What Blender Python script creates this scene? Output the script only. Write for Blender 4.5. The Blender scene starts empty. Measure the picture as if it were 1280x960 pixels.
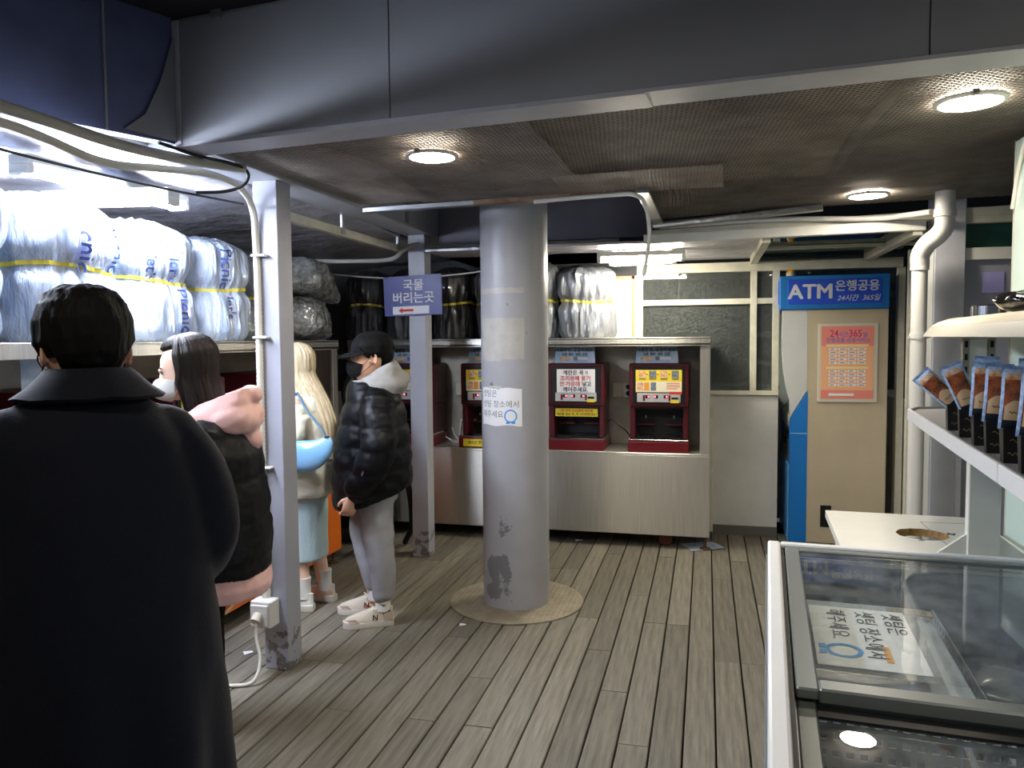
import bpy, bmesh, math, random
import numpy as np
from mathutils import Vector, Matrix, noise

# ---------------------------------------------------------------- camera, world, exposure
S = bpy.context.scene
COL = S.collection
cam_d = bpy.data.cameras.new('camera')
cam_d.sensor_width = 36.0
cam_d.lens = 961 / 1280 * 36
cam_d.clip_start = 0.02
cam = bpy.data.objects.new('camera', cam_d)
COL.objects.link(cam)
right = Vector((0.96955548, 0.24471495, -0.00876197))
down = Vector((0.00593727, -0.0592646, -0.99822465))
fwd = Vector((-0.24479977, 0.96778216, -0.05891326))
cam.matrix_world = Matrix(((right.x, -down.x, -fwd.x, 0), (right.y, -down.y, -fwd.y, 0),
                           (right.z, -down.z, -fwd.z, 1.62), (0, 0, 0, 1)))
S.camera = cam

world = bpy.data.worlds.new('night_sky')
S.world = world
world.use_nodes = True
world.node_tree.nodes['Background'].inputs[0].default_value = (0.055, 0.062, 0.078, 1)
world.node_tree.nodes['Background'].inputs[1].default_value = 1.0
S.view_settings.view_transform = 'Standard'
S.view_settings.look = 'None'
S.view_settings.exposure = 0.25
S.view_settings.gamma = 1.0
S.view_settings.use_curve_mapping = False
S.cycles.use_denoising = True
S.cycles.max_bounces = 8
S.cycles.transparent_max_bounces = 12
S.cycles.sample_clamp_indirect = 6.0

# strengths of the seen and the added lamps (used by their builders below)
DOWNLIGHT = 150.0
TUBE_LEFT = 240.0
TUBE_BACK = 140.0

# ---------------------------------------------------------------- helpers
PI = math.pi
R = math.radians
rng = random.Random(7)


def lin(h):
    c = [int(h[i:i + 2], 16) / 255 for i in (0, 2, 4)]
    return tuple(x / 12.92 if x <= .04045 else ((x + .055) / 1.055) ** 2.4 for x in c) + (1,)


def mat(name, col, rough=.5, metal=0., var=0., vscale=6., vstretch=(1, 1, 1), bump=0., bscale=60.,
        bstretch=(1, 1, 1), coat=0., spec=.5, rand=0., col2=None, emit=None, estr=0., rvar=0., sheen=0.,
        alpha=None, aniso=0., bdist=.01, detail=4, trans=0., ior=1.45, sharp=False):
    m = bpy.data.materials.new(name)
    m.use_nodes = True
    nt = m.node_tree
    b = nt.nodes['Principled BSDF']
    c = lin(col) if isinstance(col, str) else col
    b.inputs['Base Color'].default_value = c
    b.inputs['Roughness'].default_value = rough
    b.inputs['Metallic'].default_value = metal
    b.inputs['Specular IOR Level'].default_value = spec
    b.inputs['Coat Weight'].default_value = coat
    b.inputs['Coat Roughness'].default_value = .12
    b.inputs['Transmission Weight'].default_value = trans
    b.inputs['IOR'].default_value = ior
    if aniso:
        b.inputs['Anisotropic'].default_value = aniso
        tg = nt.nodes.new('ShaderNodeTangent')
        tg.direction_type = 'RADIAL'
        tg.axis = 'Z'
        b.inputs['Anisotropic Rotation'].default_value = .25
        nt.links.new(tg.outputs[0], b.inputs['Tangent'])
    if sheen:
        b.inputs['Sheen Weight'].default_value = sheen
        b.inputs['Sheen Roughness'].default_value = .4
    if emit is not None:
        b.inputs['Emission Color'].default_value = lin(emit) if isinstance(emit, str) else emit
        b.inputs['Emission Strength'].default_value = estr
    if alpha is not None:
        b.inputs['Alpha'].default_value = alpha
    tc = mp = None

    def coords(stretch):
        t = nt.nodes.new('ShaderNodeTexCoord')
        k = nt.nodes.new('ShaderNodeMapping')
        k.inputs['Scale'].default_value = stretch
        nt.links.new(t.outputs['Object'], k.inputs['Vector'])
        return k.outputs[0]

    src = None
    if var or col2 is not None:
        n = nt.nodes.new('ShaderNodeTexNoise')
        n.inputs['Scale'].default_value = vscale
        n.inputs['Detail'].default_value = detail
        n.inputs['Roughness'].default_value = .6
        nt.links.new(coords(vstretch), n.inputs['Vector'])
        r = nt.nodes.new('ShaderNodeValToRGB')
        a0, a1 = (.46, .54) if sharp else (.3, .7)
        r.color_ramp.elements[0].position = a0
        r.color_ramp.elements[1].position = a1
        if col2 is not None:
            c2 = lin(col2) if isinstance(col2, str) else col2
            r.color_ramp.elements[0].color = c
            r.color_ramp.elements[1].color = c2
        else:
            r.color_ramp.elements[0].color = tuple(x * (1 - var) for x in c[:3]) + (1,)
            r.color_ramp.elements[1].color = tuple(min(1, x * (1 + var)) for x in c[:3]) + (1,)
        nt.links.new(n.outputs['Fac'], r.inputs['Fac'])
        src = r.outputs['Color']
        if rvar:
            mr = nt.nodes.new('ShaderNodeMapRange')
            mr.inputs['To Min'].default_value = max(0, rough - rvar)
            mr.inputs['To Max'].default_value = min(1, rough + rvar)
            nt.links.new(n.outputs['Fac'], mr.inputs['Value'])
            nt.links.new(mr.outputs[0], b.inputs['Roughness'])
    if rand:
        oi = nt.nodes.new('ShaderNodeObjectInfo')
        mr = nt.nodes.new('ShaderNodeMapRange')
        mr.inputs['To Min'].default_value = 1 - rand
        mr.inputs['To Max'].default_value = 1 + rand
        nt.links.new(oi.outputs['Random'], mr.inputs['Value'])
        mx = nt.nodes.new('ShaderNodeMix')
        mx.data_type = 'RGBA'
        mx.blend_type = 'MULTIPLY'
        mx.inputs['Factor'].default_value = 1
        if src is not None:
            nt.links.new(src, mx.inputs['A'])
        else:
            mx.inputs['A'].default_value = c
        nt.links.new(mr.outputs[0], mx.inputs['B'])
        src = mx.outputs['Result']
    if src is not None:
        nt.links.new(src, b.inputs['Base Color'])
    if bump:
        n = nt.nodes.new('ShaderNodeTexNoise')
        n.inputs['Scale'].default_value = bscale
        n.inputs['Detail'].default_value = 3
        nt.links.new(coords(bstretch), n.inputs['Vector'])
        bp = nt.nodes.new('ShaderNodeBump')
        bp.inputs['Strength'].default_value = bump
        bp.inputs['Distance'].default_value = bdist
        nt.links.new(n.outputs['Fac'], bp.inputs['Height'])
        nt.links.new(bp.outputs[0], b.inputs['Normal'])
    return m


def lamp_mat(name, col, strength):
    m = bpy.data.materials.new(name)
    m.use_nodes = True
    nt = m.node_tree
    nt.nodes.remove(nt.nodes['Principled BSDF'])
    e = nt.nodes.new('ShaderNodeEmission')
    e.inputs[0].default_value = lin(col)
    e.inputs[1].default_value = strength
    nt.links.new(e.outputs[0], nt.nodes['Material Output'].inputs[0])
    return m


def glass_mat(name, tint=(.9, .95, .93, 1), rough=.02, gloss=1.0, dirt=0.0, dirtcol='B8C0BC', dscale=30):
    """thin pane: straight-through tint, fresnel mirror, a film of dirt"""
    m = bpy.data.materials.new(name)
    m.use_nodes = True
    nt = m.node_tree
    nt.nodes.remove(nt.nodes['Principled BSDF'])
    out = nt.nodes['Material Output']
    t = nt.nodes.new('ShaderNodeBsdfTransparent')
    t.inputs[0].default_value = tint
    g = nt.nodes.new('ShaderNodeBsdfGlossy')
    g.inputs['Roughness'].default_value = rough
    f = nt.nodes.new('ShaderNodeFresnel')
    f.inputs['IOR'].default_value = 1.5
    mu = nt.nodes.new('ShaderNodeMath')
    mu.operation = 'MULTIPLY'
    mu.inputs[1].default_value = gloss
    geo = nt.nodes.new('ShaderNodeNewGeometry')
    inv = nt.nodes.new('ShaderNodeMath')
    inv.operation = 'SUBTRACT'
    inv.inputs[0].default_value = 1.0
    nt.links.new(geo.outputs['Backfacing'], inv.inputs[1])
    fr_only = nt.nodes.new('ShaderNodeMath')
    fr_only.operation = 'MULTIPLY'
    nt.links.new(f.outputs[0], fr_only.inputs[0])
    nt.links.new(inv.outputs[0], fr_only.inputs[1])
    nt.links.new(fr_only.outputs[0], mu.inputs[0])
    mx = nt.nodes.new('ShaderNodeMixShader')
    nt.links.new(mu.outputs[0], mx.inputs[0])
    nt.links.new(t.outputs[0], mx.inputs[1])
    nt.links.new(g.outputs[0], mx.inputs[2])
    last = mx.outputs[0]
    if dirt:
        d = nt.nodes.new('ShaderNodeBsdfDiffuse')
        d.inputs[0].default_value = lin(dirtcol)
        n = nt.nodes.new('ShaderNodeTexNoise')
        n.inputs['Scale'].default_value = dscale
        n.inputs['Detail'].default_value = 6
        n.inputs['Roughness'].default_value = .7
        tc = nt.nodes.new('ShaderNodeTexCoord')
        nt.links.new(tc.outputs['Object'], n.inputs['Vector'])
        mr = nt.nodes.new('ShaderNodeMapRange')
        mr.inputs['From Min'].default_value = .35
        mr.inputs['From Max'].default_value = .75
        mr.inputs['To Max'].default_value = dirt
        nt.links.new(n.outputs['Fac'], mr.inputs['Value'])
        m2 = nt.nodes.new('ShaderNodeMixShader')
        nt.links.new(mr.outputs[0], m2.inputs[0])
        nt.links.new(last, m2.inputs[1])
        nt.links.new(d.outputs[0], m2.inputs[2])
        last = m2.outputs[0]
    nt.links.new(last, out.inputs[0])
    return m


def tag(o, label=None, cat=None, group=None, kind=None):
    if label: o['label'] = label
    if cat: o['category'] = cat
    if group: o['group'] = group
    if kind: o['kind'] = kind
    return o


def thing(name, loc, label, cat, group=None, rz=0., rot=None):
    o = bpy.data.objects.new(name, None)
    COL.objects.link(o)
    o.location = loc
    o.rotation_euler = rot if rot else (0, 0, rz)
    o.empty_display_size = .1
    return tag(o, label, cat, group)


def link_mesh(name, me, mats, parent=None, smooth=0., bevel=0., bseg=1):
    o = bpy.data.objects.new(name, me)
    COL.objects.link(o)
    for m in (mats if isinstance(mats, (list, tuple)) else [mats]):
        if m.name not in [x.name for x in me.materials if x]:
            me.materials.append(m)
    if parent: o.parent = parent
    if smooth:
        me.polygons.foreach_set('use_smooth', [True] * len(me.polygons))
        me.set_sharp_from_angle(angle=R(smooth))
    if bevel:
        b = o.modifiers.new('bevel', 'BEVEL')
        b.width = bevel
        b.segments = bseg
        b.limit_method = 'ANGLE'
        b.angle_limit = R(40)
        b.harden_normals = False
    return o


class MB:
    def __init__(s, M=None):
        s.v, s.f, s.m, s.M = [], [], [], M

    def add(s, vs, fs, mi=0):
        n = len(s.v)
        for v in vs:
            v = Vector(v)
            if s.M is not None: v = s.M @ v
            s.v.append(v)
        for f in fs:
            s.f.append([i + n for i in f])
            s.m.append(mi)
        return s

    def box(s, x0, x1, y0, y1, z0, z1, mi=0):
        x0, x1 = min(x0, x1), max(x0, x1); y0, y1 = min(y0, y1), max(y0, y1); z0, z1 = min(z0, z1), max(z0, z1)
        return s.add([(x0, y0, z0), (x1, y0, z0), (x1, y1, z0), (x0, y1, z0), (x0, y0, z1), (x1, y0, z1), (x1, y1, z1), (x0, y1, z1)],
                     [(0, 3, 2, 1), (4, 5, 6, 7), (0, 1, 5, 4), (1, 2, 6, 5), (2, 3, 7, 6), (3, 0, 4, 7)], mi)

    def beam(s, a, b, w, h, mi=0, up=(0, 0, 1)):
        a, b = Vector(a), Vector(b)
        d = (b - a).normalized()
        u = Vector(up)
        sx = d.cross(u).normalized() * (w / 2)
        uz = sx.cross(d).normalized() * (h / 2)
        vs = [a - sx - uz, a + sx - uz, a + sx + uz, a - sx + uz, b - sx - uz, b + sx - uz, b + sx + uz, b - sx + uz]
        return s.add(vs, [(0, 1, 2, 3), (7, 6, 5, 4), (0, 4, 5, 1), (1, 5, 6, 2), (2, 6, 7, 3), (3, 7, 4, 0)], mi)

    def tube(s, path, r, n=8, mi=0, caps=True, flat=1.):
        path = [Vector(p) for p in path]
        k = len(path)
        rs = r if isinstance(r, (list, tuple)) else [r] * k
        t0 = (path[1] - path[0]).normalized()
        ref = Vector((0, 0, 1)) if abs(t0.z) < .9 else Vector((1, 0, 0))
        nx = t0.cross(ref).normalized()
        vs, fs = [], []
        for i, p in enumerate(path):
            t = (path[min(i + 1, k - 1)] - path[max(i - 1, 0)]).normalized()
            nx = (nx - t * nx.dot(t)).normalized()
            ny = t.cross(nx)
            for j in range(n):
                a = 2 * PI * j / n
                vs.append(p + (nx * math.cos(a) + ny * math.sin(a) * flat) * rs[i])
        for i in range(k - 1):
            for j in range(n):
                q = (j + 1) % n
                fs.append((i * n + j, i * n + q, (i + 1) * n + q, (i + 1) * n + j))
        if caps:
            fs.append(tuple(reversed(range(n))))
            fs.append(tuple((k - 1) * n + j for j in range(n)))
        return s.add(vs, fs, mi)

    def lathe(s, prof, c=(0, 0, 0), n=32, mi=0, sx=1., sy=1., cap0=True, cap1=True):
        vs, fs = [], []
        for r_, z in prof:
            for j in range(n):
                a = 2 * PI * j / n
                vs.append((c[0] + r_ * sx * math.cos(a), c[1] + r_ * sy * math.sin(a), c[2] + z))
        for i in range(len(prof) - 1):
            for j in range(n):
                q = (j + 1) % n
                fs.append((i * n + j, i * n + q, (i + 1) * n + q, (i + 1) * n + j))
        if cap0: fs.append(tuple(reversed(range(n))))
        if cap1: fs.append(tuple((len(prof) - 1) * n + j for j in range(n)))
        return s.add(vs, fs, mi)

    def prism(s, poly, lo, hi, axis='y', mi=0):
        """poly: list of 2-D points; axis y -> points are (x,z), axis z -> (x,y), axis x -> (y,z)"""
        k = len(poly)
        f = {'y': lambda p, t: (p[0], t, p[1]), 'z': lambda p, t: (p[0], p[1], t), 'x': lambda p, t: (t, p[0], p[1])}[axis]
        vs = [f(p, lo) for p in poly] + [f(p, hi) for p in poly]
        fs = [tuple(range(k)), tuple(reversed(range(k, 2 * k)))] + [(i, i + k, (i + 1) % k + k, (i + 1) % k) for i in range(k)]
        return s.add(vs, fs, mi)

    def rings(s, rings, mi=0, caps=True):
        n = len(rings[0])
        vs = [p for r_ in rings for p in r_]
        fs = []
        for i in range(len(rings) - 1):
            for j in range(n):
                q = (j + 1) % n
                fs.append((i * n + j, i * n + q, (i + 1) * n + q, (i + 1) * n + j))
        if caps:
            fs.append(tuple(reversed(range(n))))
            fs.append(tuple((len(rings) - 1) * n + j for j in range(n)))
        return s.add(vs, fs, mi)

    def mesh(s, name):
        me = bpy.data.meshes.new(name)
        me.from_pydata([tuple(v) for v in s.v], [], s.f)
        me.polygons.foreach_set('material_index', s.m)
        bm = bmesh.new()
        bm.from_mesh(me)
        bmesh.ops.recalc_face_normals(bm, faces=bm.faces)
        bm.to_mesh(me)
        bm.free()
        me.update()
        return me

    def build(s, name, mats, parent=None, smooth=0., bevel=0., bseg=1, kind=None, label=None):
        o = link_mesh(name, s.mesh(name), mats, parent, smooth, bevel, bseg)
        if kind: o['kind'] = kind
        if label: o['label'] = label
        return o


def bez(pts, n=8):
    """smooth Catmull-Rom path through the points"""
    P = [Vector(p) for p in pts]
    P = [P[0] * 2 - P[1]] + P + [P[-1] * 2 - P[-2]]
    out = []
    for i in range(1, len(P) - 2):
        for k in range(n):
            t = k / n
            a, b, c, d = P[i - 1], P[i], P[i + 1], P[i + 2]
            out.append(.5 * ((2 * b) + (c - a) * t + (2 * a - 5 * b + 4 * c - d) * t * t + (3 * b - a - 3 * c + d) * t ** 3))
    out.append(P[-2])
    return out


_dg = None


def eval_mesh(o):
    dg = bpy.context.evaluated_depsgraph_get()
    dg.update()
    return bpy.data.meshes.new_from_object(o.evaluated_get(dg), depsgraph=dg)


def text(body, size, m, parent, loc, rot=(PI / 2, 0, 0), bold=0., name='lettering', sx=1., shear=0., align='CENTER', spacing=1., line=1., thick=.0004, bend=None, fat=0.):
    cu = bpy.data.curves.new(name, 'FONT')
    cu.body = body
    cu.size = size
    cu.align_x = align
    cu.align_y = 'CENTER'
    cu.offset = bold * size
    cu.shear = shear
    cu.space_character = spacing
    cu.space_line = line
    cu.extrude = thick
    cu.resolution_u = 3
    t = bpy.data.objects.new(name, cu)
    COL.objects.link(t)
    me = eval_mesh(t)
    bpy.data.objects.remove(t)
    bpy.data.curves.remove(cu)
    me.name = name
    if fat:
        bm = bmesh.new()
        for iz, (dx, dy) in enumerate(((0, 0), (1, 0), (-1, 0), (0, 1), (0, -1))):
            n0 = len(bm.verts)
            bm.from_mesh(me)
            bm.verts.ensure_lookup_table()
            for v in bm.verts[n0:]:
                v.co.x += dx * fat * size
                v.co.y += dy * fat * size * .6
                v.co.z += iz * .0003
        bm.to_mesh(me)
        bm.free()
    if sx != 1.:
        for v in me.vertices: v.co.x *= sx
    if bend:
        for v in me.vertices: v.co = bend(v.co)
    o = link_mesh(name, me, m, parent)
    o.location = loc
    o.rotation_euler = rot
    return o


def copy_tree(o, parent=None):
    c = o.copy()
    COL.objects.link(c)
    if parent is not None: c.parent = parent
    for ch in list(o.children):
        copy_tree(ch, c)
    return c


# ---------------------------------------------------------------- materials
M_plank = mat('weathered_plank', '6F6B60', .8, var=.3, vscale=5, vstretch=(9, .6, 1), rand=.22, bump=.5, bscale=1, bstretch=(420, 6, 1), bdist=.004, spec=.25)
M_soil = mat('dark_underfloor', '14120F', .95)
M_paint = mat('grey_painted_steel', 'AFB2BA', .38, var=.06, vscale=9, bump=.05, bscale=120)
M_paint_d = mat('dark_grey_panel', '8E9196', .5, var=.07, vscale=2.5)
M_white = mat('white_paint', 'D8D9D2', .45, var=.05, vscale=7)
M_cream = mat('cream_frame_paint', 'C9C7B6', .5, var=.1, vscale=12)
M_dark = mat('black_void_paint', '0B0B0D', .9)
M_dkceil = mat('dark_ceiling', '1E1C20', .85, var=.4, vscale=3)  # dark base colour with noise mottling
M_navy = mat('dark_blue_tarpaulin', '5A6288', .55, var=.25, vscale=3, bump=.3, bscale=6)
M_steel = mat('brushed_stainless', 'CFCDC6', .36, metal=.8, var=.1, vscale=3, vstretch=(40, 40, 1), aniso=.9)
M_steel_d = mat('stained_stainless', '9A958C', .42, metal=.85, var=.25, vscale=4, rvar=.15)
M_chrome = mat('chrome', 'CFCFCF', .12, metal=1.)
M_alu = mat('aluminium_profile', 'A8ABAB', .35, metal=.9, var=.1, vscale=10)
M_foil = mat('foil_insulation', 'C4C2C8', .36, metal=.4, var=.2, vscale=6, bump=.7, bscale=9, bdist=.03)
M_mesh = mat('rusty_mesh_wire', 'A89E94', .6, metal=.2, var=.3, vscale=4)
M_meshback = mat('brown_ceiling_board', '2A2624', .9, var=.4, vscale=5)
M_black = mat('black_plastic', '101012', .4)
M_rubber = mat('black_rubber', '121212', .6)
M_maroon = mat('maroon_enamel', '4A111B', .35, var=.08)
M_red = mat('red_enamel', '64131C', .35)
M_yellow = mat('yellow_print', 'E8D23A', .5)
M_paper = mat('white_paper', 'E6E7EA', .7)
M_ink = mat('black_ink', '15151A', .7)
M_inkdk = mat('dark_marker_ink', '3A3A42', .7)
M_inkgrey = mat('grey_marker_ink', '6A6C74', .7)
M_inkred = mat('red_ink', 'C8392C', .7)
M_inkblue = mat('blue_ink', '2F6FC0', .6)
M_orangeink = mat('orange_ink', 'E09A3C', .6)
M_plast = mat('white_plastic', 'D9D9D4', .4)
M_ivory = mat('ivory_plastic', 'C8C4B4', .45)
M_beige = mat('beige_laminate', 'B7AB93', .5, var=.06, vscale=4)
M_atmblue = mat('blue_enamel', '1773C4', .35)
M_signblue = mat('deep_blue_sign_face', '1E4FD0', .35)
M_signnavy = mat('navy_sign_face', '202C7C', .4, var=.2, vscale=6)
M_strap = mat('yellow_strap', 'E2D24A', .45)
M_orange = mat('orange_panel', 'E8741C', .45)
M_rust = mat('rusty_trim', '8C7B66', .55, metal=.4, col2='6B4426', vscale=9)
M_wood = mat('chipboard_edge', '9A7A4C', .9, var=.4, vscale=60)
M_cable = mat('grey_white_conduit', 'B4B3AC', .5)
M_cablew = mat('white_cable', 'DAD9CF', .5)
# ================================================================ SETTING
# floor: deck of planks running away from the street
floor = MB().box(-3.9, 3.2, -2.2, 7.2, -.12, -.045).build('floor', M_soil, kind='structure')
pitch, gap, x0 = .1285, .0075, -.0815
plank_meshes = {}


def plank(x, y0, y1):
    L = round(y1 - y0, 2)
    k = L
    if k not in plank_meshes:
        w = pitch - gap
        c = .004
        mb = MB()
        prof = [(0, -.04), (w, -.04), (w, -c), (w - c, 0), (c, 0), (0, -c)]
        mb.prism(prof, 0, L - .004, 'y')
        me = mb.mesh('plank')
        me.materials.append(M_plank)
        plank_meshes[k] = me
    o = bpy.data.objects.new('plank', plank_meshes[k])
    COL.objects.link(o)
    o.parent = floor
    o.location = (x + gap / 2, y0, rng.uniform(-.0025, .0))
    return o


for i in range(-28, 19):
    x = x0 + i * pitch
    y = .3 + rng.choice((0, .45, .9, 1.35))
    cuts = [.3]
    while y < 6.55:
        if y - cuts[-1] > .4: cuts.append(y)
        y += rng.choice((1.35, 1.8, 2.25))
    cuts.append(6.6)
    for a, b in zip(cuts, cuts[1:]): plank(x, a, b)

# back wall: low white panel, dark skirting, windows with white bars, night behind; the cash machine stands in an alcove
M_panelw = mat('white_wall_panel', 'CFCFCA', .5, var=.06, vscale=2, col2='B9BAB6')
wall_back = MB().box(-3.4, .03, 6.47, 6.53, 0, 1.15).box(.03, .56, 6.47, 6.53, .08, 1.15).box(.50, .56, 6.53, 7.2, .0, 1.15).box(.50, 1.6, 7.2, 7.26, 0, 1.15).build('wall_back', M_panelw, kind='structure')
MB().box(.03, .06, 6.452, 6.47, .02, 1.155).build('edge_strip', M_cream, wall_back, bevel=.003)
MB().box(.03, .56, 6.455, 6.53, 0, .08).build('baseboard_back', mat('dark_grey_skirting', '5C5B58', .6), kind='structure')
window_1 = MB().box(-.56, .56, 6.44, 6.53, 1.15, 1.185).box(-.56, 1.45, 6.44, 6.53, 2.14, 2.215).build('window_1', M_cream, kind='structure', bevel=.003)
for x in (-.56, .34, .51, 1.42):
    MB().box(x, x + .05, 6.445, 6.525, 1.185 if x < 1 else 0, 2.14).build('mullion', M_cream, window_1, bevel=.003)
for xa, xb in ((-.51, .34), (.39, .51)):
    MB().box(xa, xb, 6.45, 6.52, 1.88, 1.925).build('glazing_bar', M_cream, window_1, bevel=.003)
M_pane = glass_mat('dusty_night_glass', (.75, .8, .8, 1), .03, 1.3, .24, 'A8ACA8', 70)
for xa, xb in ((-.51, .34), (.39, .51)):
    MB().box(xa, xb, 6.48, 6.486, 1.185, 1.88).build('pane', M_pane, window_1)
    MB().box(xa, xb, 6.48, 6.486, 1.925, 2.14).build('pane', M_pane, window_1)
MB().box(.56, 1.6, 7.21, 7.216, 1.15, 2.3).build('pane', M_pane, window_1)
# dark shed wall standing outside behind the glass
MB().box(-3.5, 3.2, 7.6, 7.7, -.1, 3.2).build('wall_outside', mat('dark_outside_wall', '2A2C2B', .8, var=.4, vscale=2), kind='structure')
wall_inner = MB().box(-3.4, -.56, 6.47, 6.53, 1.15, 2.6).build('wall_rear', mat('dark_rear_boarding', '3A3D40', .6, var=.3, vscale=3), kind='structure')

# right side wall: column, glazed return, panels
MB().box(1.28, 1.44, 4.95, 5.12, 0, 2.44).build('trim_5', M_paint, kind='structure', bevel=.004)
MB().box(1.235, 1.28, 4.97, 5.05, 0, 2.16).build('trim_6', M_white, kind='structure', bevel=.003)
wall_right = MB().box(1.52, 1.58, 5.12, 7.2, 0, 1.1).build('wall_right', M_white, kind='structure')
window_2 = MB().box(1.5, 1.56, 5.1, 6.47, 1.1, 1.14).box(1.5, 1.56, 5.1, 6.47, 2.12, 2.2).box(1.5, 1.56, 5.1, 5.16, 1.14, 2.12).box(1.5, 1.56, 6.38, 6.44, 1.14, 2.12).build('window_2', M_cream, kind='structure')
MB().box(1.525, 1.531, 5.16, 6.38, 1.14, 2.12).build('pane', M_pane, window_2)
MB().box(1.33, 1.41, 5.75, 5.8, 0, 2.2).build('trim_7', M_cream, kind='structure', bevel=.003)
wall_side = MB().box(1.44, 2.9, 5.02, 5.08, 0, 2.05).build('wall_side', mat('blue_grey_panel', '8F929E', .4, var=.04, vscale=2), kind='structure')
MB().box(1.44, 2.9, 4.98, 5.03, 2.05, 2.12).build('rail', M_white, wall_side, bevel=.003)
MB().box(1.44, 2.9, 4.98, 5.03, 2.26, 2.35).build('rail', M_cream, wall_side, bevel=.003)
MB().box(1.44, 2.9, 5.04, 5.05, 2.12, 2.26).build('pane', mat('teal_board', '1E4A42', .4), wall_side)
MB().box(1.55, 1.66, 5.012, 5.02, 1.86, 1.98).build('reflection_plate', mat('lilac_reflection', 'A6A2D8', .08, coat=.6), wall_side)  # lilac gloss plate imitating a bluish window reflection on the panel
MB().box(1.41, 1.44, 4.935, 4.95, 0, 1.0).build('edge_strip', M_paint, wall_side)

# fascia: deep grey beam across the front
FA = Vector((-2.0, 2.625, 0)); fu = Vector((math.cos(R(5.4)), -math.sin(R(5.4)), 0)); fn = Vector((math.sin(R(5.4)), math.cos(R(5.4)), 0))


def fframe(z=0):
    return Matrix(((fu.x, fn.x, 0, FA.x), (fu.y, fn.y, 0, FA.y), (0, 0, 1, z), (0, 0, 0, 1)))


fascia = MB(fframe()).box(.02, 5.0, .012, .15, 2.39, 2.9).build('trim_1', M_paint_d, kind='structure')
for a, b in ((.03, .932), (.936, 2.6), (2.604, 4.2), (4.204, 5.0)):
    MB(fframe()).box(a, b, 0, .012, 2.388, 2.845).build('panel', M_paint_d, fascia, bevel=.0015)
MB(fframe()).box(-.005, .03, -.006, .05, 2.38, 2.85).build('corner_trim', M_paint, fascia, bevel=.002)
for a, b in ((-.03, 1.82), (1.815, 5.0)):
    MB(fframe()).box(a, b, -.002, .15, 2.372 if a < 0 else 2.376, 2.388).build('flashing', M_paint, fascia)
mb = MB(fframe()).box(.19, .235, -.012, 0, 2.83, 2.86)
for px in (.198, .212, .226): mb.lathe([(.003, 0), (.003, .004)], (px, -.014, 2.838), 6)
mb.build('bracket', M_alu, fascia)
mb = MB(fframe())
for px, pz in ((1.82, 2.69), (1.84, 2.67), (1.93, 2.67), (1.50, 2.73), (3.3, 2.5), (2.4, 2.7)):
    mb.tube([(px, -.001, pz), (px, .004, pz)], .0035, 6)
mb.build('screw_hole', M_dark, fascia, kind='stuff')
# left return of the front, covered with dark blue tarpaulin
ret = Vector((-.407, -.913, 0))
rn = Vector((ret.y, -ret.x, 0))
RM = Matrix(((ret.x, rn.x, 0, -2.0), (ret.y, rn.y, 0, 2.62), (0, 0, 1, 0), (0, 0, 0, 1)))
tarp = MB(RM).box(0, 3.0, .0, .06, 2.385, 2.86).build('trim_2', M_navy, kind='structure')
MB(RM).box(.255, .262, -.008, 0, 2.39, 2.84).build('seam_strip', M_paint_d, tarp)
mb = MB(RM)
mb.add([(.0, -.012, 2.79), (.0, -.012, 2.392), (.2, -.012, 2.40), (.12, -.014, 2.47), (.06, -.016, 2.6), (.0, -.006, 2.79), (.0, -.006, 2.392), (.2, -.006, 2.40), (.12, -.006, 2.47), (.06, -.006, 2.6)],
       [(0, 1, 2, 3, 4), (9, 8, 7, 6, 5), (0, 5, 6, 1), (1, 6, 7, 2), (2, 7, 8, 3), (3, 8, 9, 4), (4, 9, 5, 0)])
mb.build('torn_film', mat('torn_plastic_film', '8B8C96', .3, coat=.5), tarp)
# upper dark soffit over the street side
MB().box(-4.4, 3.4, -2.2, 2.75, 2.86, 2.95).build('ceiling_front', M_dkceil, kind='structure')
MB(fframe()).box(-.6, 4.8, -.35, -.31, 2.82, 2.86).build('trim_3', M_dkceil, kind='structure')

# side beam over the row of posts, and rear beam
beam = MB().box(-2.16, -1.95, 2.66, 6.3, 2.382, 2.66).build('trim_4', M_paint, kind='structure', bevel=.004)
MB().box(-1.952, -1.945, 4.85, 4.9, 2.40, 2.62).build('seam_strip', M_paint_d, beam)
beam2 = MB().box(-1.95, -.38, 5.5, 5.66, 2.325, 2.75).build('trim_8', mat('lilac_grey_beam_paint', '7E7C8C', .5, var=.06), kind='structure')

# mesh ceiling
ceiling = MB().prism([(-1.95, 2.78), (2.9, 2.33), (2.9, 4.8), (-.31, 5.13), (-.31, 4.10), (-1.95, 4.16)], 2.435, 2.47, 'z').build('ceiling', M_meshback, kind='structure')
MB().box(-2.0, -.3, 4.1, 5.6, 2.72, 2.75).build('ceiling_upper', M_dkceil, kind='structure')


def clip_line(p, d, poly):
    """segment of the line p+t*d inside a convex polygon"""
    t0, t1 = -1e9, 1e9
    k = len(poly)
    for i in range(k):
        a, b = poly[i], poly[(i + 1) % k]
        ex, ey = b[0] - a[0], b[1] - a[1]
        nx, ny = -ey, ex
        den = nx * d[0] + ny * d[1]
        num = nx * (a[0] - p[0]) + ny * (a[1] - p[1])
        if abs(den) < 1e-9:
            if num > 0: return None
            continue
        t = num / den
        if den > 0: t0 = max(t0, t)
        else: t1 = min(t1, t)
    return (t0, t1) if t1 - t0 > .004 else None


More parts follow.
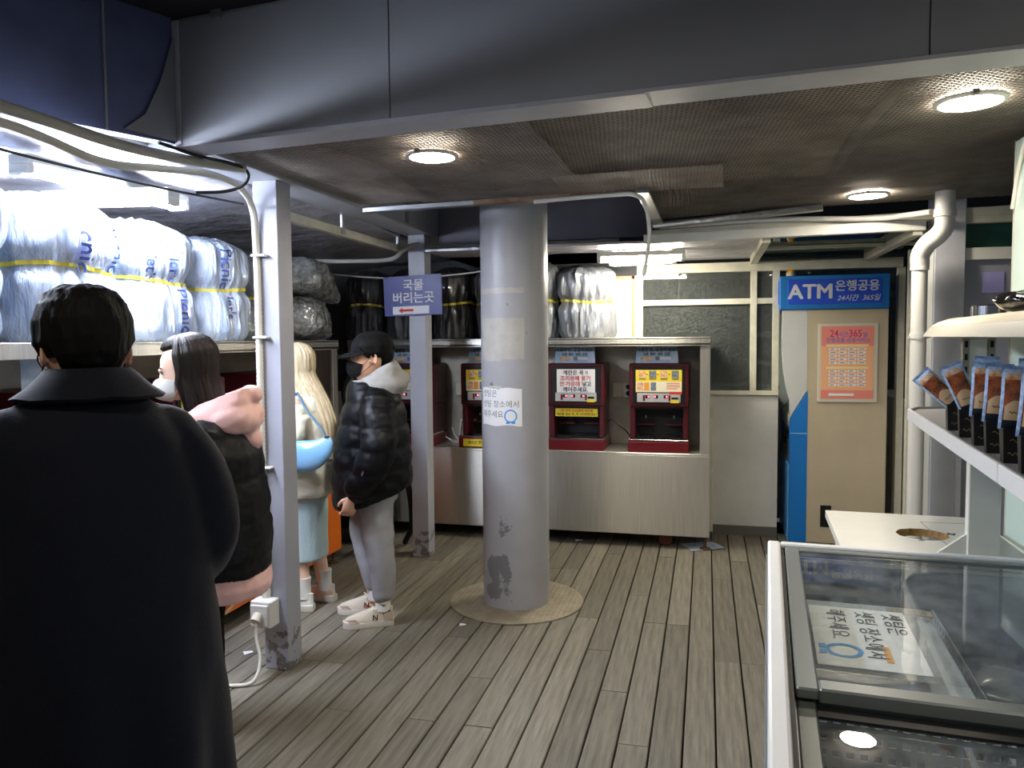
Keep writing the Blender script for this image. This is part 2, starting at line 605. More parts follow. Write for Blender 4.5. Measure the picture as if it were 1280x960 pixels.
def wire_panel(poly, z, w=.021, l=.034, t=.0042, m=M_mesh, rot=0.):
    mb = MB()
    cx = sum(p[0] for p in poly) / len(poly); cy = sum(p[1] for p in poly) / len(poly)
    rad = max(math.hypot(p[0] - cx, p[1] - cy) for p in poly)
    for sgn in (1, -1):
        a = math.atan2(w, l) * sgn + rot
        d = (math.cos(a), math.sin(a))
        nrm = (-d[1], d[0])
        sp = w * l / math.hypot(w, l)
        k = int(rad / sp) + 1
        for i in range(-k, k + 1):
            p = (cx + nrm[0] * i * sp, cy + nrm[1] * i * sp)
            c = clip_line(p, d, poly)
            if not c: continue
            zz = z + (.0015 if sgn > 0 else 0)
            n_ = max(1, int((c[1] - c[0]) / .5))
            pts = []
            for q in range(n_ + 1):
                tt = c[0] + (c[1] - c[0]) * q / n_
                x, y = p[0] + d[0] * tt, p[1] + d[1] * tt
                pts.append(Vector((x, y, zz + .010 * noise.noise(Vector((x * 1.3, y * 1.3, 3))))))
            for q in range(n_):
                a_, b_ = pts[q], pts[q + 1]
                o_ = Vector((nrm[0], nrm[1], 0)) * t / 2
                u_ = Vector((0, 0, t * .45))
                mb.add([a_ - o_, a_ + o_, b_ + o_, b_ - o_, a_ - o_ * .4 + u_, b_ - o_ * .4 + u_], [(0, 1, 2, 3), (0, 3, 5, 4), (1, 4, 5, 2)])
    me = bpy.data.meshes.new('wire_mesh_panel')
    me.from_pydata([tuple(v) for v in mb.v], [], mb.f)
    o = link_mesh('wire_mesh_panel', me, m, ceiling)
    return o


M_mesh2 = mat('pale_mesh_wire', 'B8AEA2', .6, metal=.2, var=.25, vscale=5)
M_mesh3 = mat('dark_mesh_wire', '8E8880', .6, metal=.2, var=.3, vscale=4)
wire_panel([(-1.95, 2.78), (-1.55, 2.75), (-1.42, 3.2), (-1.50, 4.145), (-1.95, 4.16)], 2.398, m=M_mesh2)
wire_panel([(-1.57, 2.75), (-.62, 2.66), (-.60, 4.11), (-1.55, 4.145)], 2.388, m=M_mesh)
wire_panel([(-.64, 2.66), (.6, 2.54), (.6, 4.10), (-.62, 4.12)], 2.400, rot=.1, m=M_mesh)
wire_panel([(.55, 2.545), (2.9, 2.33), (2.9, 4.02), (.55, 4.09)], 2.394, rot=.06, m=M_mesh3)
wire_panel([(-.72, 3.62), (.065, 3.58), (.08, 4.12), (-.72, 4.11)], 2.383, w=.02, l=.032, m=M_mesh2, rot=.04)
wire_panel([(.05, 4.05), (2.9, 4.0), (2.9, 4.8), (.2, 5.06)], 2.396, w=.019, l=.032, m=M_mesh3, rot=.1)
wire_panel([(-.29, 4.12), (.18, 4.14), (.21, 5.05), (-.29, 5.12)], 2.387, w=.022, l=.03, m=M_mesh3, rot=.02)
# edge trims of the mesh ceiling
MB().beam((-1.93, 4.17, 2.368), (-1.25, 4.135, 2.372), .05, .026).build('edge_trim', M_alu, ceiling, bevel=.002)
MB().beam((-1.25, 4.135, 2.372), (-.34, 4.085, 2.378), .05, .026).build('edge_trim', M_rust, ceiling, bevel=.002)
MB().beam((-.325, 4.06, 2.375), (-.31, 5.14, 2.365), .07, .022).build('edge_trim', M_alu, ceiling, bevel=.002)
mb = MB().beam((-.34, 5.17, 2.35), (.66, 4.90, 2.375), .055, .035)
mb.build('loose_foil_trim', mat('crinkled_foil_tape', 'B6B3A8', .32, metal=.8, bump=.7, bscale=30), ceiling, bevel=.003)
MB().beam((-.35, 5.25, 2.30), (2.9, 4.86, 2.34), .1, .05).build('trim_9', M_cream, kind='structure', bevel=.003)

# lean-to roof between the mesh ceiling and the window wall: foil on the left, tinted glass on the right
MB().beam((-.4, 5.17, 2.262), (1.24, 5.0, 2.262), .06, .06).build('trim_10', M_white, kind='structure', bevel=.003)
roof = MB().box(-1.95, .33, 5.22, 6.5, 2.245, 2.262).box(-1.95, -.3, 5.66, 6.5, 2.245, 2.262).build('roof_foil', M_foil, kind='structure')
window_3 = MB().beam((.36, 5.1, 2.235), (.36, 6.47, 2.225), .05, .06).beam((1.2, 5.0, 2.235), (1.2, 6.47, 2.225), .05, .06).build('window_3', M_cream, kind='structure')
for ya, yb in ((5.1, 5.7), (5.73, 6.47)):
    MB().box(.385, 1.175, ya, yb, 2.25, 2.258).build('pane', glass_mat('teal_roof_glass', (.10, .32, .28, 1), .05, 1., .35, '2E5B52', 8), window_3)
    MB().box(1.225, 1.52, ya, yb, 2.25, 2.258).build('pane', glass_mat('teal_roof_glass', (.10, .32, .28, 1), .05, 1., .35, '2E5B52', 8), window_3)
MB().box(.38, 1.52, 5.7, 5.73, 2.225, 2.245).build('glazing_bar', M_cream, window_3)

# left stall: foil roof, back wall
foil_roof = MB()
nx_, ny_ = 30, 56
vs, fs = [], []
for i in range(nx_ + 1):
    for j in range(ny_ + 1):
        x = -3.5 + 1.34 * i / nx_
        y = .3 + 6.2 * j / ny_
        z = 2.40 - .10 * (-2.16 - x) / 1.34 * (1 if y > 4 else .55) - .04 * (y > 4.4) * (y - 4.4) + .03 * noise.noise(Vector((x * 2, y * 2, 0))) + .012 * noise.noise(Vector((x * 9, y * 9, 5)))
        vs.append((x, y, z))
for i in range(nx_):
    for j in range(ny_):
        a = i * (ny_ + 1) + j
        # the roof ends at the tarpaulin of the stall front
        qx, qy = vs[a][0] + .05 + 2.0, vs[a][1] - .1 - 2.62
        if -.407 * qy + .913 * qx > 0 and vs[a][1] < 2.75: continue
        fs.append((a, a + ny_ + 1, a + ny_ + 2, a + 1))
foil_roof.add(vs, fs)
fr = foil_roof.build('roof_stall', M_foil, kind='structure', smooth=60)
sm = fr.modifiers.new('solid', 'SOLIDIFY'); sm.thickness = .012; sm.offset = 1
MB().box(-3.56, -3.5, .3, 6.5, 0, 2.5).build('wall_left', mat('dark_stall_wall', '4A4648', .6, var=.2), kind='structure')
# ================================================================ POSTS AND PILLAR
def post(x, y, w, top, label, rust=True):
    t = thing('steel_post', (x, y, 0), label, 'post')
    MB().box(-w / 2, w / 2, -w / 2, w / 2, 0, top).build('shaft', M_post, t, bevel=.003)
    return t


def chipped(name, base, chip, zones, scale=14, thr=.52):
    """paint with flakes worn off inside height bands (object z) and, if given, an angle window about -Y"""
    m = mat(name, base, .36, var=.05, vscale=7, bump=.05, bscale=90)
    nt = m.node_tree
    b = nt.nodes['Principled BSDF']
    old = b.inputs['Base Color'].links[0].from_socket
    tc = nt.nodes.new('ShaderNodeTexCoord')
    sep = nt.nodes.new('ShaderNodeSeparateXYZ')
    nt.links.new(tc.outputs['Object'], sep.inputs[0])
    total = None

    def win(sock, lo, hi, soft):
        a = nt.nodes.new('ShaderNodeMapRange'); a.inputs['From Min'].default_value = lo - soft; a.inputs['From Max'].default_value = lo + soft
        c = nt.nodes.new('ShaderNodeMapRange'); c.inputs['From Min'].default_value = hi + soft; c.inputs['From Max'].default_value = hi - soft
        nt.links.new(sock, a.inputs['Value']); nt.links.new(sock, c.inputs['Value'])
        k = nt.nodes.new('ShaderNodeMath'); k.operation = 'MULTIPLY'
        nt.links.new(a.outputs[0], k.inputs[0]); nt.links.new(c.outputs[0], k.inputs[1])
        return k.outputs[0]
    for (zl, zh, xl, xh, wgt) in zones:
        w = win(sep.outputs[2], zl, zh, .05)
        v = win(sep.outputs[0], xl, xh, .03)
        k = nt.nodes.new('ShaderNodeMath'); k.operation = 'MULTIPLY'
        nt.links.new(w, k.inputs[0]); nt.links.new(v, k.inputs[1])
        k2 = nt.nodes.new('ShaderNodeMath'); k2.operation = 'MULTIPLY'; k2.inputs[1].default_value = wgt
        nt.links.new(k.outputs[0], k2.inputs[0])
        if total is None: total = k2.outputs[0]
        else:
            s_ = nt.nodes.new('ShaderNodeMath'); s_.operation = 'MAXIMUM'
            nt.links.new(total, s_.inputs[0]); nt.links.new(k2.outputs[0], s_.inputs[1]); total = s_.outputs[0]
    n = nt.nodes.new('ShaderNodeTexNoise'); n.inputs['Scale'].default_value = scale; n.inputs['Detail'].default_value = 6; n.inputs['Roughness'].default_value = .65
    nt.links.new(tc.outputs['Object'], n.inputs['Vector'])
    ad = nt.nodes.new('ShaderNodeMath'); ad.operation = 'ADD'
    nt.links.new(n.outputs['Fac'], ad.inputs[0]); nt.links.new(total, ad.inputs[1])
    gt = nt.nodes.new('ShaderNodeMapRange'); gt.inputs['From Min'].default_value = thr + .2; gt.inputs['From Max'].default_value = thr + .215
    nt.links.new(ad.outputs[0], gt.inputs['Value'])
    mx = nt.nodes.new('ShaderNodeMix'); mx.data_type = 'RGBA'
    nt.links.new(gt.outputs[0], mx.inputs['Factor']); nt.links.new(old, mx.inputs['A'])
    mx.inputs['B'].default_value = lin(chip)
    nt.links.new(mx.outputs['Result'], b.inputs['Base Color'])
    return m


M_post = chipped('scuffed_post_paint', 'A4A7B2', '6E6C6A', [(-.1, .22, -1, 1, .2), (.2, 2.4, -1, 1, .0)], 18)
M_pill = chipped('flaked_pillar_paint', 'A2A3A8', '77777C', [(.02, .35, -.16, .02, .27), (.3, .62, -.12, .03, .18), (.02, 2.4, -.3, .3, .045)], 7)
p1 = post(-2.045, 3.372, .128, 2.382, 'square grey steel post with the white cable conduit and socket box on it')
p2 = post(-2.055, 5.375, .128, 2.382, 'square grey steel post carrying the blue Korean direction sign')
pl = thing('round_pillar', (-1.13, 4.54, 0), 'round grey pillar with flaking paint and a taped white note', 'pillar')
MB().lathe([(.203, .008), (.203, 2.72)], n=64).build('column', M_pill, pl, smooth=40)
M_tread = mat('rusty_checker_plate', '8E8674', .55, metal=.35, var=.25, vscale=9)
MB().lathe([(.411, 0), (.411, .006), (.407, .009), (.2, .009)], n=72).build('base_plate', M_tread, pl, smooth=30)
mb = MB()
for i in range(-14, 15):
    for j in range(-14, 15):
        x, y = i * .03, j * .03
        r_ = math.hypot(x, y)
        if .215 < r_ < .395:
            a = PI / 4 if (i + j) % 2 else -PI / 4
            d = Vector((math.cos(a), math.sin(a), 0)) * .011; n_ = Vector((-d.y, d.x, 0)) * .3
            c = Vector((x, y, .009)); u = Vector((0, 0, .0022))
            mb.add([c - d, c - n_, c + d, c + n_, c - d * .5 + u, c + d * .5 + u], [(0, 1, 4), (1, 2, 5, 4), (2, 3, 5), (3, 0, 4, 5)])
mb.build('tread_bumps', M_tread, pl, kind='stuff')
# old tape rims and a pale repaired band round the pillar
M_band = mat('pale_repair_paint', 'B4B2AC', .5, var=.1, vscale=14)
mb = MB()
for (z0, z1, a0, a1) in ((1.885, 1.915, 205, 300), (1.50, 1.74, 215, 300), (1.49, 1.52, 222, 262)):
    k = 20
    vs = []
    for i in range(k + 1):
        a = R(a0 + (a1 - a0) * i / k)
        jz = .006 * noise.noise(Vector((i * .9, z0 * 7, 0)))
        for z in (z0 + jz, z1 - jz):
            vs.append((.2042 * math.cos(a), .2042 * math.sin(a), z))
    mb.add(vs, [(2 * i, 2 * i + 2, 2 * i + 3, 2 * i + 1) for i in range(k)])
mb.build('repair_patch', M_band, pl)


def ring_emblem(parent, x, z, r, y=-.001, M=None):
    """plain blue ring used where the notes carry a round print"""
    mb = MB(M)
    k = 28
    vs = [];
    for i in range(k):
        a = 2 * PI * i / k
        vs += [(x + r * math.cos(a), y, z + r * math.sin(a)), (x + r * .74 * math.cos(a), y, z + r * .74 * math.sin(a))]
    mb.add(vs, [(2 * i, (2 * i + 2) % (2 * k), (2 * i + 3) % (2 * k), 2 * i + 1) for i in range(k)])
    mb.box(x - r * .7, x - r * .12, y - .0004, y, z - r * 1.28, z - r * .92).box(x + r * .12, x + r * .7, y - .0004, y, z - r * 1.28, z - r * .92)
    return mb.build('printed_ring', mat('sky_blue_print', '3E97DC', .6) if 'sky_blue_print' not in bpy.data.materials else bpy.data.materials['sky_blue_print'], parent)


# note taped on the pillar: bent to the column
note = thing('paper_note', (-1.13, 4.54, 1.222), 'white handwritten Korean note taped round the grey pillar', 'note')
Rn = .2055
th0 = R(-90 - 14.5)


def wrap(co):
    a = th0 + co.x / Rn
    return Vector(((Rn + co.z) * math.cos(a), (Rn + co.z) * math.sin(a), co.y))


mb = MB()
k = 16
vs = []
for i in range(k + 1):
    x = -.143 + .286 * i / k
    for (dz, yy) in ((0, -.112), (0, .108), (-.0015, .108), (-.0015, -.112)):
        vs.append(wrap(Vector((x, yy + .004 * math.sin(i * .7), dz))))
fs = []
for i in range(k):
    for j in range(4):
        q = (j + 1) % 4
        fs.append((4 * i + j, 4 * i + 4 + j, 4 * i + 4 + q, 4 * i + q))
fs += [(0, 1, 2, 3), tuple(reversed((4 * k, 4 * k + 1, 4 * k + 2, 4 * k + 3)))]
mb.add(vs, fs).build('sheet', M_paper, note)
for s_, y_, w_ in (('셋팅은', .073, .1), ('셋팅 장소에서', .012, .2), ('해주세요.', -.048, .14)):
    text(s_, .045, M_inkgrey, note, (0, 0, 0), rot=(0, 0, 0), align='LEFT', bend=lambda c, y_=y_: wrap(Vector((c.x - .132, c.y + y_, .0008))))
mb = MB()
k = 24
for a0, a1, r0, r1 in ((0, 360, .039, .031),):
    vs = []
    for i in range(k):
        a = 2 * PI * i / k
        for r_ in (r0, r1): vs.append(wrap(Vector((.075 + r_ * math.cos(a), -.055 + r_ * math.sin(a), .0008))))
    mb.add(vs, [(2 * i, (2 * i + 2) % (2 * k), (2 * i + 3) % (2 * k), 2 * i + 1) for i in range(k)])
for xa, xb in ((.048, .07), (.08, .102)):
    mb.add([wrap(Vector((x, y, .0008))) for x, y in ((xa, -.10), (xb, -.10), (xb, -.088), (xa, -.088))], [(0, 1, 2, 3)])
mb.build('printed_ring', mat('sky_blue_print', '3E97DC', .6), note)
mb = MB()
mb.add([wrap(Vector((x, y, .001))) for x, y in ((-.06, .1), (.0, .098), (.03, .118), (-.03, .124), (-.08, .118))], [(0, 1, 2, 3, 4)])
mb.build('tape', mat('clear_tape', 'C9C9C6', .2, coat=.5), note)

# ================================================================ STAINLESS COUNTERS
def counter(name, L, depth, label, front_mat, loc, rz, left_gap=0., end_post=True, seams=()):
    """front along local x from 0 to L, front face at local y=0, going back to +depth"""
    t = thing(name, loc, label, 'counter', rz=rz)
    MB().box(0, L, 0, .012, .10, .718).build('front_panel', front_mat, t, bevel=.003)
    for x in seams:
        MB().box(x - .002, x + .002, -.0012, 0, .10, .715).build('seam', M_steel_d, t)
    MB().box(0, L, .0, depth, .718, .735).build('worktop', M_steel, t, bevel=.003)
    MB().box(0, L, depth - .012, depth, .735, 1.56).build('back_panel', M_steel_d, t)
    MB().box(0, L, -.012, depth, 1.56, 1.575).box(0, L, -.012, .0, 1.555, 1.615).box(0, L, -.012, depth, 1.605, 1.62).build('top_shelf', M_steel, t, bevel=.002)
    MB().box(L - .075, L, 0, .02, .735, 1.556).box(L - .012, L, .02, depth - .012, .735, 1.556).build('end_post', M_steel, t, bevel=.002)
    MB().box(0, .03, 0, .03, .735, 1.556).build('end_post', M_steel, t, bevel=.002)
    MB().box(L - .012, L, .012, depth, .12, .717).build('side_panel', M_steel, t)
    for x, y in ((L - .03, .05), (.05, .05), (L - .03, depth - .06), (.05, depth - .06)):
        MB().tube([(x, y, .012), (x, y, .12)], .012, 10).lathe([(.042, 0), (.042, .008), (.016, .016)], (x, y, 0), 16).build('foot', M_rustfoot, t, smooth=40)
    return t


M_rustfoot = mat('rusty_levelling_foot', '5E4A38', .7, metal=.3, var=.3, vscale=30)
bc = counter('back_counter', 2.95, .47, 'long stainless steel counter with a top shelf along the rear window wall', M_steel, (-2.92, 5.93, 0), 0, seams=(1.6,))
# caster of the rear counter
mb = MB(Matrix.Translation((2.62, .09, .055)) @ Matrix.Rotation(PI / 2, 4, 'X'))
mb.lathe([(.02, -.016), (.05, -.016), (.052, -.01), (.052, .01), (.05, .016), (.02, .016)], n=20)
mb.build('caster_wheel', mat('red_brown_wheel', '5A2A22', .6), bc, smooth=40)
lc = counter('orange_counter', 4.55, .5, 'stainless counter with orange front panels running down the left side', M_orange, (-2.58, .52, 0), PI / 2)
# noodle print on the orange front (rough bowl picture)
M_bowl = mat('bowl_rim_print', 'C9B58C', .5)
M_noodle = mat('noodle_print', 'D9682E', .5, col2='8A2A12', vscale=30)
mb = MB()
vs = []
k = 24
for r_ in (.2, .17):
    for i in range(k): vs.append((3.12 + r_ * .9 * math.cos(2 * PI * i / k), -.0015, .235 + .65 * r_ * math.sin(2 * PI * i / k)))
mb.add(vs, [(i, (i + 1) % k, k + (i + 1) % k, k + i) for i in range(k)]).build('bowl_print', M_bowl, lc)
MB().add([(3.12 + .153 * math.cos(2 * PI * i / k), -.0018, .235 + .11 * math.sin(2 * PI * i / k)) for i in range(k)], [tuple(range(k))]).build('noodle_print', M_noodle, lc)


# ---------------------------------------------------------------- noodle cookers
M_card = mat('pale_blue_card', '7FA9CF', .4, col2='D2DDE8', vscale=7)
M_silver = mat('silver_panel', 'C3C5C6', .4, metal=.3)
M_led = lamp_mat('red_led', 'FF5060', 6.)
M_cav = mat('black_cavity', '0C0C0E', .45)
M_burn = mat('black_hotplate', '18181A', .25, coat=.5)
M_photo1 = mat('food_photo_print', 'C0683A', .5, col2='E8D8B0', vscale=60)
M_photo2 = mat('dark_photo_print', '3A3438', .5, col2='8FA0B0', vscale=70)


def make_cooker():
    """origin: middle of the base at the front edge; front faces local -y"""
    t = thing('noodle_cooker', (0, 0, 0), None, 'cooker', 'noodle cookers on the counters')
    w = .2275
    # body with open cavity below
    MB().box(-w, w, .03, .36, .345, .685).build('housing', M_maroon, t, bevel=.012, bseg=2)
    mb = MB()
    mb.box(-w + .006, -w + .045, .05, .36, .10, .345).box(w - .045, w - .006, .05, .36, .10, .345).box(-w + .045, w - .045, .28, .36, .10, .345).build('lower_body', M_maroon, t, bevel=.004)
    MB().box(-w + .045, w - .045, .27, .279, .105, .345).box(-w + .045, w - .045, .055, .27, .333, .345).build('cavity', M_cav, t)
    MB().box(-w + .03, w - .03, .022, .031, .375, .66).build('front_panel', M_black, t, bevel=.008, bseg=2)
    cp = MB().box(-.165, .165, .017, .0225, .385, .455).build('control_panel', M_silver, t, bevel=.006, bseg=2)
    for x in (-.112, .083): MB().box(x - .008, x + .008, .0155, .0172, .395, .44).build('red_keys', M_red, cp)
    for x in (-.085, -.02, .055): MB().box(x - .016, x + .016, .0155, .0172, .415, .44).build('display', M_black, cp)
    for x in (-.077, -.028, .061): MB().box(x - .006, x + .006, .0145, .0156, .422, .434).build('indicator_light', M_led, cp)
    sl = MB().box(.09, .155, .014, .0172, .392, .445).build('card_slot', M_silver, cp, bevel=.002)
    MB().box(.097, .148, .012, .0142, .408, .424).build('slot_opening', M_cav, cp)
    MB().box(.09, .152, .012, .0175, .380, .403).build('slot_label', M_yellow, cp)
    # base tray
    MB().box(-w - .004, w + .004, -.03, .36, .0, .085).build('base', M_red, t, bevel=.008, bseg=2)
    MB().box(-w, w, -.028, .27, .085, .10).build('hob_plate', M_chrome, t, bevel=.004)
    for x in (-.11, .11):
        MB().lathe([(.088, .0), (.088, .010), (.08, .014)], (x, .12, .098), 28).build('hotplate', M_burn, t, smooth=40)
        MB().box(x - .07, x + .07, .21, .225, .185, .197).build('guard_bar', M_red, t)
        MB().lathe([(.006, 0), (.006, .02)], (x, .19, .245), 8).build('nozzle', M_alu, t)
    mb = MB()
    for i in range(12):
        z = .42 + i * .018
        mb.box(w - .001, w + .004, .07, .3, z, z + .007)
    mb.build('side_louvre', M_maroon, t, kind='stuff')
    return t


def yellow_display(t):
    d = MB().box(-.175, .175, .016, .0215, .462, .635).build('recipe_sticker', M_yellow, t)
    MB().box(-.172, .172, .0145, .0165, .465, .545).build('picture_strip', mat('cream_strip', 'E9E3CB', .5) if 'cream_strip' not in bpy.data.materials else bpy.data.materials['cream_strip'], d)
    for i, x in enumerate((-.125, -.045, .04, .125)):
        MB().box(x - .027, x + .027, .0135, .0165, .575, .628).build('photo_print', (M_photo2, M_photo1)[i % 2 == 0], d)
    for x in (-.085, -.003, .083): MB().add([(x - .008, .0138, .608), (x - .008, .0138, .592), (x + .008, .0138, .60)], [(0, 1, 2)]).build('arrow_print', M_inkred, d)
    for xa, xb, m in ((-.165, -.115, M_photo1), (-.11, -.07, M_orangeink), (-.06, -.02, M_photo2)):
        MB().box(xa, xb, .0135, .0146, .475, .538).build('picture_print', m, d)
    for i in range(4):
        MB().box(.06, .16 - .02 * (i == 3), .0138, .0146, .530 - .014 * i, .535 - .014 * i).build('print_line', M_inkred, d)
    for x in (-.125, -.045, .04, .125):
        MB().box(x - .026, x + .026, .0138, .0165, .562, .567).build('print_line', M_ink, d)
    MB().box(.08, .175, .0135, .0165, .447, .467).build('red_label', M_inkred, d)
    return d


def info_card(label, loc, rz, tilt=-.08, curl=False):
    c = thing('info_card', loc, label, 'card', 'instruction cards standing on the cookers', rot=(tilt, 0, rz))
    mb = MB()
    k = 10
    vs = []
    for i in range(k + 1):
        x = -.155 + .31 * i / k
        y = -.0 + (.06 * ((i / k) ** 2) if curl else .004 * math.sin(i))
        xb = x * 1.06
        vs += [(xb, y, 0), (x, y, .147), (x, y + .0012, .147), (xb, y + .0012, 0)]
    fs = []
    for i in range(k):
        for j in range(4):
            q = (j + 1) % 4
            fs.append((4 * i + j, 4 * i + 4 + j, 4 * i + 4 + q, 4 * i + q))
    fs += [(3, 2, 1, 0), (4 * k, 4 * k + 1, 4 * k + 2, 4 * k + 3)]
    mb.add(vs, fs).build('card', M_card, c)
    if not curl:
        text('사용방법, 궁금하세요?', .034, M_ink, c, (0, -.008, .103), bold=.012)
        text('조리 안내', .012, M_ink, c, (.01, -.008, .132))
        for i in range(4):
            MB().box(-.105 + .055 * i, -.065 + .055 * i, -.0075, -.0055, .058, .082).build('photo_print', M_photo2, c)
        MB().box(-.12, -.03, -.0075, -.0055, .02, .05).build('photo_print', M_photo1, c)
        MB().box(-.01, .02, -.0075, -.0055, .02, .05).build('photo_print', M_photo2, c)
        MB().box(.025, .11, -.0075, -.0055, .025, .047).build('text_block', M_paper, c)
    return c


cook0 = make_cooker()
rear_x = (-.354, -1.0, -1.73, -2.42)
labels = ('maroon noodle cooker with the yellow recipe sticker, at the right end of the rear counter',
          'maroon noodle cooker with a white handwritten note and yellow strip, right of the round pillar',
          'maroon noodle cooker half hidden behind the left edge of the round pillar',
          'maroon noodle cooker mostly hidden behind the post with the blue sign')
cookers = []
for i, x in enumerate(rear_x):
    c = cook0 if i == 0 else copy_tree(cook0)
    c.location = (x, 5.985, .735)
    tag(c, labels[i], 'cooker', 'noodle cookers on the counters')
    cookers.append(c)
lab_l = ('maroon noodle cooker on the left counter, nearest the street', 'maroon noodle cooker on the left counter behind the man in the navy coat',
         'maroon noodle cooker on the left counter in front of the woman with the pink hood', 'maroon noodle cooker on the left counter just left of the conduit post',
         'maroon noodle cooker on the left counter in front of the blonde woman')
left_y = (1.35, 2.03, 2.72, 3.62, 4.42)
for i, y in enumerate(left_y):
    c = copy_tree(cook0)
    c.location = (-2.63, y, .735)
    c.rotation_euler = (0, 0, PI / 2)
    tag(c, lab_l[i], 'cooker', 'noodle cookers on the counters')
    cookers.append(c)
for i in (0, 2, 3, 4, 5, 6, 7, 8): yellow_display(cookers[i])
# yellow strip and print on two cookers
ys = MB().box(-.17, .17, .052, .056, .262, .325).build('yellow_notice', M_yellow, cookers[1])
text('1분 30초 남았을때 계란을', .025, M_inkred, cookers[1], (0, .0505, .308), bold=.01)
text('계란을 넣은 후, 꼭 기다려주세요!', .024, M_ink, cookers[1], (0, .0505, .278), bold=.01)
yb = MB().box(-.19, .02, -.0335, -.0305, .012, .072).build('yellow_notice', M_yellow, cookers[2])
text('계란은 주의', .03, M_ink, cookers[2], (-.08, -.0345, .042), bold=.01)
# white note over the display of the second cooker
nt_ = thing('paper_note', (-1.0, 5.999, 1.19), 'white printed note with black and red Korean words on the cooker right of the pillar', 'note')
MB().box(-.15, .155, -.0015, 0, .0, .185).build('sheet', M_paper, nt_)
for s_, z_, m_ in (('계란은 꼭 !!', .155, M_ink), ('조리용때 용기', .111, M_inkred), ('안 가운데', .066, M_inkred), ('깨어주세요.', .022, M_ink)):
    text(s_, .042, m_, nt_, (-.045 if s_ == '안 가운데' else 0, -.0025, z_), fat=.018)
text('넣고', .042, M_ink, nt_, (.088, -.0025, .066), fat=.018)
for i, x in enumerate(rear_x):
    info_card(('blue instruction card on the cooker at the right end of the rear counter', 'blue instruction card on the cooker that has the white note',
               'blue instruction card cut off by the left edge of the pillar', 'blue instruction card partly behind the post with the blue sign')[i],
              (x - .02, 6.09, 1.421), 0)
for i, y in enumerate(left_y):
    info_card(('curled pale card on the cooker nearest the street', 'curled grey card left of the head of the man in the navy coat',
               'curled card behind the head of the woman with the pink hood', 'curled grey card beside the conduit on the square post', 'curled card hidden behind the conduit post')[i],
              (-2.72, y, 1.421), PI / 2, curl=True)


# sockets on the rear panel
def socket_box(x, label):
    t = thing('socket_box', (x, 6.388, 1.19), label, 'socket')
    MB().box(-.085, .0, -.05, 0, -.058, .058).build('blank_cover', M_ivory, t, bevel=.004)
    sk = MB().box(.0, .085, -.055, 0, -.06, .06).build('socket_cover', M_plast, t, bevel=.004)
    for z in (-.026, .026):
        mb = MB(Matrix.Translation((.042, -.055, z)) @ Matrix.Rotation(PI / 2, 4, 'X'))
        mb.lathe([(.021, 0), (.021, .004), (.017, .004), (.015, -.002)], n=20).build('socket_well', M_inkgrey, sk, smooth=30)
    return t


socket_box(-2.02, 'grey and white double socket box between the blue sign post and the pillar')
socket_box(-.66, 'white double socket box between the two right cookers')
t = thing('power_cable', (0, 0, 0), 'black cable hanging from the second rear cooker to the worktop', 'cable')
MB().tube(bez([(-.775, 6.2, .94), (-.74, 6.18, .955), (-.69, 6.17, .93), (-.62, 6.18, .87), (-.57, 6.2, .80)]), .006, 8).build('cable', M_rubber, t, smooth=60)
t = thing('power_cable', (0, 0, 0), 'tangle of pale cables lying left of the half hidden cooker', 'cable')
MB().tube(bez([(-2.1, 6.2, .87), (-2.05, 6.15, .80), (-1.97, 6.1, .745), (-1.9, 6.1, .743)]), .005, 8).tube(bez([(-2.12, 6.1, .80), (-2.02, 6.07, .76), (-1.93, 6.13, .745), (-2.05, 6.2, .744)]), .005, 8).build('cable', M_cablew, t, smooth=60)
t = thing('wire_stand', (-2.0, 6.25, .735), 'small white metal stand beside the half hidden cooker', 'stand')
MB().beam((-.05, 0, 0), (-.03, 0, .2), .025, .01).beam((-.03, 0, .195), (.1, 0, .2), .02, .012).beam((-.02, .0, .16), (.03, 0, .01), .012, .01).build('frame', M_plast, t)

# ---------------------------------------------------------------- bundles wrapped in film
M_bw = mat('white_bowls_under_film', 'DDE6F2', .3, col2='9FB6DA', vscale=3.2, vstretch=(7, 7, .5), bump=.9, bscale=9, bstretch=(3.2, 3.2, .9), coat=1., bdist=.03)
M_bg = mat('grey_bowls_under_film', 'A9ADB3', .28, metal=.25, col2='6C7078', vscale=3.2, vstretch=(7, 7, .6), bump=.8, bscale=7, bstretch=(3.4, 3.4, .9), coat=1., bdist=.03)
M_bd = mat('dark_bowls_under_film', '55565C', .3, metal=.2, col2='222327', vscale=3.2, vstretch=(7, 7, .6), bump=.8, bscale=7, bstretch=(3.4, 3.4, .9), coat=1., bdist=.03)
M_bf = mat('crinkled_silver_bag', 'C6CACC', .24, metal=.3, col2='6C7074', vscale=22, bump=1., bscale=26, coat=1., bdist=.03)
M_picnic = mat('navy_print', '3A4C92', .5)
M_greyprint = mat('grey_print', '50535C', .5)


